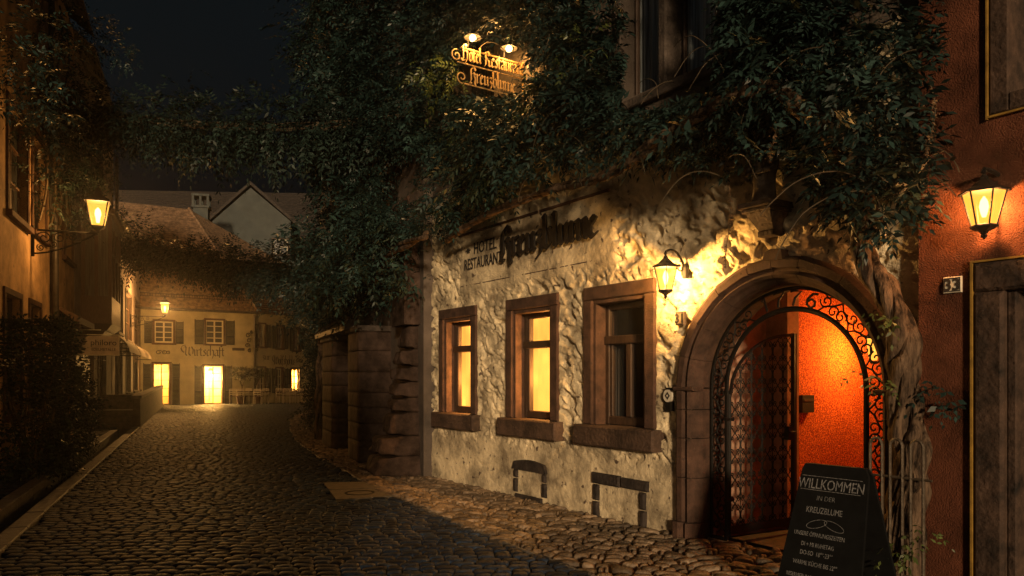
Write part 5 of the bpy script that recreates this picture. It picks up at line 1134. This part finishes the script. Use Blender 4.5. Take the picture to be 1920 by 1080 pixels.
P_,D_,S_ = sprays(FW, [(1600,400,-.6),(1560,360,-.6),(1650,430,-.6),(1700,350,-.6),(1620,330,-.55),(1540,350,-.6),(1700,400,-.5),(1580,440,-.45),(1080,75,-.7),(1020,60,-.7),(1060,180,-.7),(1150,240,-.8),(1090,250,-.8),(1200,250,-.8),(1020,265,-.8),(960,300,-.8),(900,330,-.8)], 26, .30, 8)
P_,D_,S_ = trim(P_,D_,S_); V, Fq = fronds(P_,D_,S_); np_mesh('foliage', to_local(V), Fq, M['leaf'], wv)
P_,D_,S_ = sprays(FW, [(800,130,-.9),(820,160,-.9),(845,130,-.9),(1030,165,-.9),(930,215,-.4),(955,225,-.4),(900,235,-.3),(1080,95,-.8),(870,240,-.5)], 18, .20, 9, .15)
V, Fq = fronds(P_,D_,S_); np_mesh('foliage', to_local(V), Fq, M['leaf_yellow'], wv)
P_,D_,S_ = sprays(FW, [(1757,728,-.25),(1768,760,-.25)], 7, .16, 41, .05); V, Fq = fronds(P_,D_,S_,k=5,wl=.55); np_mesh('foliage', to_local(V), Fq, M['leaf'], wv)
P_,D_,S_ = sprays(FW, [(1640,712,-.38),(1655,590,-.38),(1690,1010,-.45),(1665,1035,-.5),(1735,1020,-.4)], 8, .15, 42, .06); V, Fq = fronds(P_,D_,S_,k=5,wl=.4); np_mesh('foliage', to_local(V), Fq, M['leaf_yellow'], wv)
# trunk: strands twisting round one another
def strands(path, n, hr, sr, turns, seed, seg=60, phase=0, nn=9):
    r = np.random.default_rng(seed); P = [Vector(p) for p in path]; mb = MB()
    def cr(t):
        f = t*(len(P)-1); i = min(int(f), len(P)-2); u = f-i; p0,p1,p2,p3 = P[max(i-1,0)],P[i],P[i+1],P[min(i+2,len(P)-1)]
        return .5*((2*p1)+(p2-p0)*u+(2*p0-5*p1+4*p2-p3)*u*u+(3*p1-p0-3*p2+p3)*u**3)
    for k in range(n):
        pts = []; rr = []; ph = phase+2*math.pi*k/n+r.uniform(-.3,.3); s0 = r.uniform(.75,1.25)
        for i in range(seg+1):
            t = i/seg; c = cr(t); tg = (cr(min(t+.01,1))-cr(max(t-.01,0))).normalized(); u = tg.cross(Vector((0,1,0)) if abs(tg.y)<.9 else Vector((1,0,0))).normalized(); v = tg.cross(u)
            a = ph+turns*2*math.pi*t; h = hr*(1-.45*t); pts.append(c+u*math.cos(a)*h+v*math.sin(a)*h)
            rr.append(sr*s0*(1-.45*t)*(1+.16*math.sin(t*37+k*2)+.10*math.sin(t*83+k)))
        mb.tube(pts, rr, nn)
    # bark relief
    Vn = np.array([tuple(p) for p in mb.v]); 
    nz = (fbm(Vn[:,0]*14+Vn[:,2]*3,Vn[:,2]*5+Vn[:,1]*14,21,3)-.45)*.045; ctr = np.array([.0,0,0]); 
    if nn > 12:            # long ropy grain following each strand
        rg = len(Vn)//nn; C3 = Vn.reshape(rg, nn, 3); cen = C3.mean(1, keepdims=True); ri = np.arange(rg)[:,None]; ai = np.arange(nn)[None,:]*1.0
        an = ai/nn*2*math.pi; gx = np.cos(an)*2.2+ri*.018; gy = np.sin(an)*2.2+(ri//(seg+1))*7.7
        k_ = 1+.34*(vnoise(gx*1.6+20,gy*1.6+20,2)-.5)+.30*(vnoise(np.cos(an)*5+ri*.05+50,np.sin(an)*5+50,3)-.5)+.20*(vnoise(ri*.16+ai*.0,gy*.5+9,5)-.5)
        Vn = (cen+(C3-cen)*k_[...,None]).reshape(-1,3)
    for q in range(len(mb.v)):
        ring_i = q//nn; c = Vn[(ring_i*nn):(ring_i*nn+nn)].mean(0); d = Vn[q]-c; l = np.linalg.norm(d)+1e-6; Vn[q] += d/l*nz[q]*(.5 if nn > 12 else 1)
    mb.v = [tuple(p) for p in Vn]; return mb
def wl(px_, py_, y): x, z = FW.px(px_, py_, y); return Vector((x-2.42, y+.25, z))
path = [wl(1690,1085,-.28), wl(1695,960,-.26), wl(1708,860,-.25), wl(1700,780,-.25), wl(1690,700,-.25), wl(1692,630,-.25), wl(1668,560,-.24), wl(1630,500,-.22), wl(1612,430,-.22), wl(1595,330,-.3)]
strands(path, 4, .078, .074, 2.3, 3, 170, nn=26).build('trunk', M['bark'], wv, smooth=True)
path = [wl(1640,420,-.25), wl(1600,330,-.35), wl(1540,230,-.5), wl(1440,165,-.70), wl(1370,185,-.80), wl(1290,225,-.82), wl(1200,290,-.82), wl(1130,330,-.75), wl(1020,360,-.6), wl(900,410,-.5), wl(840,450,-.35)]
strands(path, 3, .035, .048, 4, 5, 110).build('limb', M['bark'], wv, smooth=True)
r = random.Random(5)
def shoot(px_, py_, y, length, side, curl=.0, rad=.004):
    p = wl(px_,py_,y); pts = [p.copy()]; d = Vector((side*.5, -.1, .2)); 
    for i in range(14): d = d+Vector((r.uniform(-.15,.15),r.uniform(-.1,.1),-.13)); d.normalize(); p = p+d*length/14; pts.append(p.copy())
    if curl:
        c = pts[-1]; 
        for a in np.linspace(0,5.5,12): pts.append(c+Vector((curl-curl*math.cos(a),0,-curl*math.sin(a))))
    st = MB(); st.tube(pts, rad, 4); st.build('shoot', M['stem'], wv)
for a in ((1010,70,-.9,.7,-1,0),(970,110,-1.0,.45,1,.05),(1090,190,-.9,.8,-1,0),(1130,90,-.8,1.0,-1,0),(1060,260,-.9,.5,1,0),(1000,330,-.9,.4,-1,.03),(1060,330,-.8,.3,1,.05),(1620,340,-.8,.9,.2,0),(1640,360,-.75,.9,-.5,0),(760,60,-.9,.5,1,0),(940,70,-1.0,.5,-.4,0),(1575,330,-.7,.6,1,0),(1700,280,-.6,.5,1,0),(1350,330,-.5,.7,.1,0)): shoot(*a)
for k in range(26): shoot(r.uniform(830,1750), r.uniform(60,380), r.uniform(-.9,-.5), r.uniform(.3,.9), r.choice((-1,1)))
# hanging dry seed strings
P=[];D=[];S=[]
for (px_,py_,y,l) in ((1450,205,-.55,.42),(1570,200,-.55,.5),(1745,160,-.5,.55),(1365,345,-.30,.75),(1470,170,-.55,.3)):
    b = wl(px_,py_,y); pts = [b+Vector((.03*math.sin(t*5),.0,-l*t)) for t in np.linspace(0,1,12)]; 
    st2 = MB(); st2.tube(pts,.004,4); st2.build('dry_string', M['stem'], wv)
    for q in range(60): t = rng.random(); c = b+Vector((.03*math.sin(t*5),0,-l*t)); P.append(tuple(c)); D.append(tuple(rng.normal(size=3)*.5+np.array([0,-.3,-.6]))); S.append(.05*rng.uniform(.6,1.3))
V,Fq = fronds(np.array(P),np.array(D),np.array(S),k=3,wl=.6); np_mesh('dry_leaves', V, Fq, M['dryleaf'], wv)
# vine on the pillared house
vc = thing('facade_vine', 'dense dark vine hanging over the upper front of the pillared house', 'climbing plant', FC.at(-3,-.2,3.4), FC.rz)
def zc_(x): return float(np.interp(x, [FC.px(p,0,-.8)[0] for p in (560,600,640,700,760,808)], [FC.px(p,q,-.8)[1] for p,q in ((560,560),(600,600),(640,570),(700,545),(760,500),(808,470))]))
x598 = FC.px(598,0,-.8)[0]
def keepc(x,y,z):
    W_ = FC.at(x,y,z); u = 960+F*W_[0]/W_[1]; v = HOR-F*(z-EYE)/W_[1]
    if 722 < u < 775 and 265 < v < 420: return vnoise(np.array([x*2.]),np.array([z*2.]),9)[0] > .62
    if 612 < u < 650 and 330 < v < 470: return vnoise(np.array([x*2.]),np.array([z*2.]),9)[0] > .55
    return z > zc_(x)-.2
W2,D2,S2 = wall_leaves(FC, 13500, (x598-.35,.3), lambda x:(zc_(x),12.5), lambda x,z:(.1,.9+.5*math.exp(-((z-zc_(x)-.7)/.9)**2)+.3*math.sin(x+z*.7)), keepc, .34, 14, .45)
V, Fq = fronds(W2,D2,S2,k=7); rc_ = -FC.rz; Rc = np.array([[math.cos(rc_),-math.sin(rc_),0],[math.sin(rc_),math.cos(rc_),0],[0,0,1]]); np_mesh('foliage', to_local(V,np.array(vc.location),Rc), Fq, M['leaf'], vc)
def lc(px_,py_,y): x,z = FC.px(px_,py_,y); return Vector((x+3,y+.2,z-3.4))
strands([lc(597,830,-.5),lc(596,760,-.5),lc(600,680,-.5),lc(606,600,-.6),lc(640,540,-.6),lc(720,480,-.5),lc(800,440,-.4)],2,.06,.05,4,8,60).build('stem', M['bark'], vc, smooth=True)
# hanging curtain of leaves at the far end of it
hv = thing('hanging_vine_column', 'narrow column of leaves hanging to the ground between the square and the far pillar', 'climbing plant', ((590-960)/F*21.2,21.2,0))
n = 1500; z = rng.uniform(.25,5.2,n); P = np.stack([hv.location.x+rng.normal(size=n)*.13*(1+z*.12), 21.2+rng.normal(size=n)*.25, z],1); V,Fq = fronds(P, rng.normal(size=(n,3))+np.array([0,-.3,-.4]), .28*rng.uniform(.6,1.3,n), k=5); np_mesh('foliage', V-np.array(hv.location), Fq, M['leaf_d'], hv)
m = MB(); m.tube([(.05*math.sin(t*3),.1,t) for t in np.linspace(0,5.5,14)],.035,6); m.build('stem', M['stem'], hv)
po = thing('thin_post', 'thin pale post standing at the edge of the far pillar', 'post', ((603-960)/F*19.6,19.6,0)); m = MB(); m.tube([(0,0,0),(0,0,2.75)],.035,8); m.lathe([(.05,0),(.05,.03),(.02,.06)],8,(0,0,2.74)); m.build('shaft', M['zinc'], po, smooth=True)
# garlands over the street
def garland(name_label, A_, B_, sag, thick, n, seed, size, mt, hump=None):
    o = thing('leaf_garland', name_label, 'climbing plant', A_, 0, 'leafy garlands strung across the street'); r = np.random.default_rng(seed); A_=np.array(A_);B_=np.array(B_)
    t = r.random(n); lump = .65+.7*vnoise(t*14,t*0,seed); c = A_+(B_-A_)*t[:,None]; c[:,2] -= sag*4*t*(1-t)
    if hump is not None: th = np.interp(t,[0,.12,.3,.6,1],hump)
    else: th = np.ones(n)
    off = r.normal(size=(n,3))*np.array([.3,.35,.38])*(thick*lump*th)[:,None]; off[:,2] -= .15*thick
    V,Fq = fronds(c+off, off*1.2+r.normal(size=(n,3))*.2+np.array([0,-.1,-.25]), size*r.uniform(.6,1.3,n), k=7); np_mesh('foliage', V-A_, Fq, M[mt], o)
    m = MB()
    for q in range(3): m.tube([tuple((B_-A_)*tt+np.array([0,0,-sag*4*tt*(1-tt)+.08*math.sin(tt*20+q*2)])+np.array([0,.08*math.cos(tt*17+q*2),0])) for tt in np.linspace(0,1,40)],.03,5)
    m.build('stem', M['stem'], o); return o
garland('lower leafy vine garland sagging across the street in front of the inn roof', ((212-960)/F*27.5,27.5,EYE+(705-440)/F*27.5), ((640-960)/F*20.5,20.5,EYE+(705-500)/F*20.5), .35, .85, 3800, 31, .36, 'leaf', [1.6,1.2,.55,.9,1.2])
garland('upper dark leafy vine garland high across the street', ((60-960)/F*15.0,15.4,EYE+(705-190)/F*15.4), ((820-960)/F*12.5,12.6,EYE+(705-215)/F*12.6), .35, .65, 3200, 33, .30, 'leaf_d')
# leaves round the first lantern and on the left houses
lv = thing('house_vine', 'vine with light leaves hanging round the large street lantern on the left house', 'climbing plant', FL.at(LX(15.5),-.2,5))
def lkeep(x,y,z):
    W_ = FL.at(x,y,z); u = 960+F*W_[0]/W_[1]; v = HOR-F*(z-EYE)/W_[1]
    if 138 < u < 205 and 345 < v < 460 and y < -.5: return False
    return True
pts = [(130,300,-.5),(150,320,-.5),(165,290,-.5),(120,330,-.3),(150,350,-.35),(140,380,-.2),(170,250,-.5),(100,250,-.5),(60,200,-.6),(140,200,-.5),(185,310,-.6),(30,120,-.6),(90,120,-.6),(150,120,-.6),(190,200,-.5),(135,410,-.15),(80,360,-.2),(50,60,-.5),(120,30,-.5),(180,60,-.5),(230,100,-.5)]
P_,D_,S_ = sprays(FL, pts, 85, .26, 18, .38); V,Fq = fronds(P_,D_,S_,k=7); np_mesh('foliage', V-np.array(lv.location), Fq, M['leaf'], lv)
m = MB(); 
for s_ in range(4): m.tube([tuple(Vector(FL.at(LX(15.5)+s_*.9-1.5+.2*math.sin(t*6+s_), -.15-.1*math.sin(t*9), 4.6+5*t))-Vector(lv.location)) for t in np.linspace(0,1,20)],.022,5)
m.build('stem', M['stem'], lv)
# shrub at the lower left
sh = thing('dark_shrub', 'dark leafy shrub in deep shade against the left house front', 'shrub', ((60-960)/F*12.2,12.2,0))
n = 2600; a = rng.uniform(0,2*math.pi,n); z = rng.uniform(.1,2.5,n); rad = (.95-.25*np.abs(z-1.1))*rng.uniform(.35,1.1,n)**.5*(.7+.6*vnoise(a*2,z*2.5,4))
P = np.stack([sh.location.x-.1+rad*np.cos(a), 12.2+rad*np.sin(a), z],1); D = P-np.array([sh.location.x,12.2,1.0]); V,Fq = fronds(P, D+rng.normal(size=(n,3))*.4, .22*rng.uniform(.6,1.3,n), k=5, wl=.5); np_mesh('foliage', V-np.array(sh.location), Fq, M['leaf_d'], sh)
for k in range(9): m = MB(); a_ = k*.7; m.tube([(0,0,0),(.25*math.cos(a_),.25*math.sin(a_),.8),(.6*math.cos(a_+.3),.6*math.sin(a_+.3),1.9)],[.03,.02,.006],5); m.build('branch', M['stem'], sh)
s2 = copy_tree(sh); s2.location = ((118-960)/F*15.2,15.2,0); s2.scale = (.62,.62,.72); s2.rotation_euler = (0,0,2); s2['label'] = 'smaller dark shrub by the shop door beside the left pavement'
# potted trees by the inn
def potted(px_, Y_, lab, seed):
    o = thing('potted_tree', lab, 'potted tree', ((px_-960)/F*Y_,Y_,0), 0, 'potted standard trees outside the inn'); m = MB(); m.lathe([(.20,0),(.28,.42),(.31,.42),(.31,.48),(.25,.46)],12); m.build('pot', M['grasspot'], o)
    m = MB(); m.tube([(0,0,.4),(.06,0,1.0),(-.12,0,1.5),(-.2,0,1.75)],[.035,.03,.025,.02],5); m.tube([(.05,0,1.0),(.2,0,1.4),(.16,0,1.75)],[.03,.02,.015],5); m.build('trunk', M['stem'], o)
    r = np.random.default_rng(seed); n = 420; d = r.normal(size=(n,3)); d /= np.linalg.norm(d,axis=1,keepdims=True); P = d*r.uniform(.5,1,n)[:,None]*np.array([.62,.5,.3])+np.array([0,0,1.85]); V,Fq = fronds(P,d,.2*r.uniform(.6,1.2,n),k=5,wl=.5); np_mesh('crown', V, Fq, M['leaf_d'], o); return o
potted(452,43.8,'potted standard tree with round crown nearest the lit inn door',1); potted(480,44.6,'second potted standard tree under the dark side windows',2)
# thin scattering volume added to give the lamps bloom-like halos
HAZE = 0.0011
hz = MB(); hz.box(-60,30,-15,85,-1.3,26); hm = bpy.data.materials.new('bloom_volume'); hm.use_nodes = True; N_ = hm.node_tree.nodes; N_.remove(N_['Principled BSDF'])
pv = N_.new('ShaderNodeVolumePrincipled'); pv.inputs['Color'].default_value = (.85,.85,.85,1); pv.inputs['Density'].default_value = HAZE; pv.inputs['Anisotropy'].default_value = .88
hm.node_tree.links.new(pv.outputs[0], N_['Material Output'].inputs['Volume']); tag(hz.build('haze', hm), kind='stuff')
print('OBJECTS BUILT', len(bpy.data.objects))
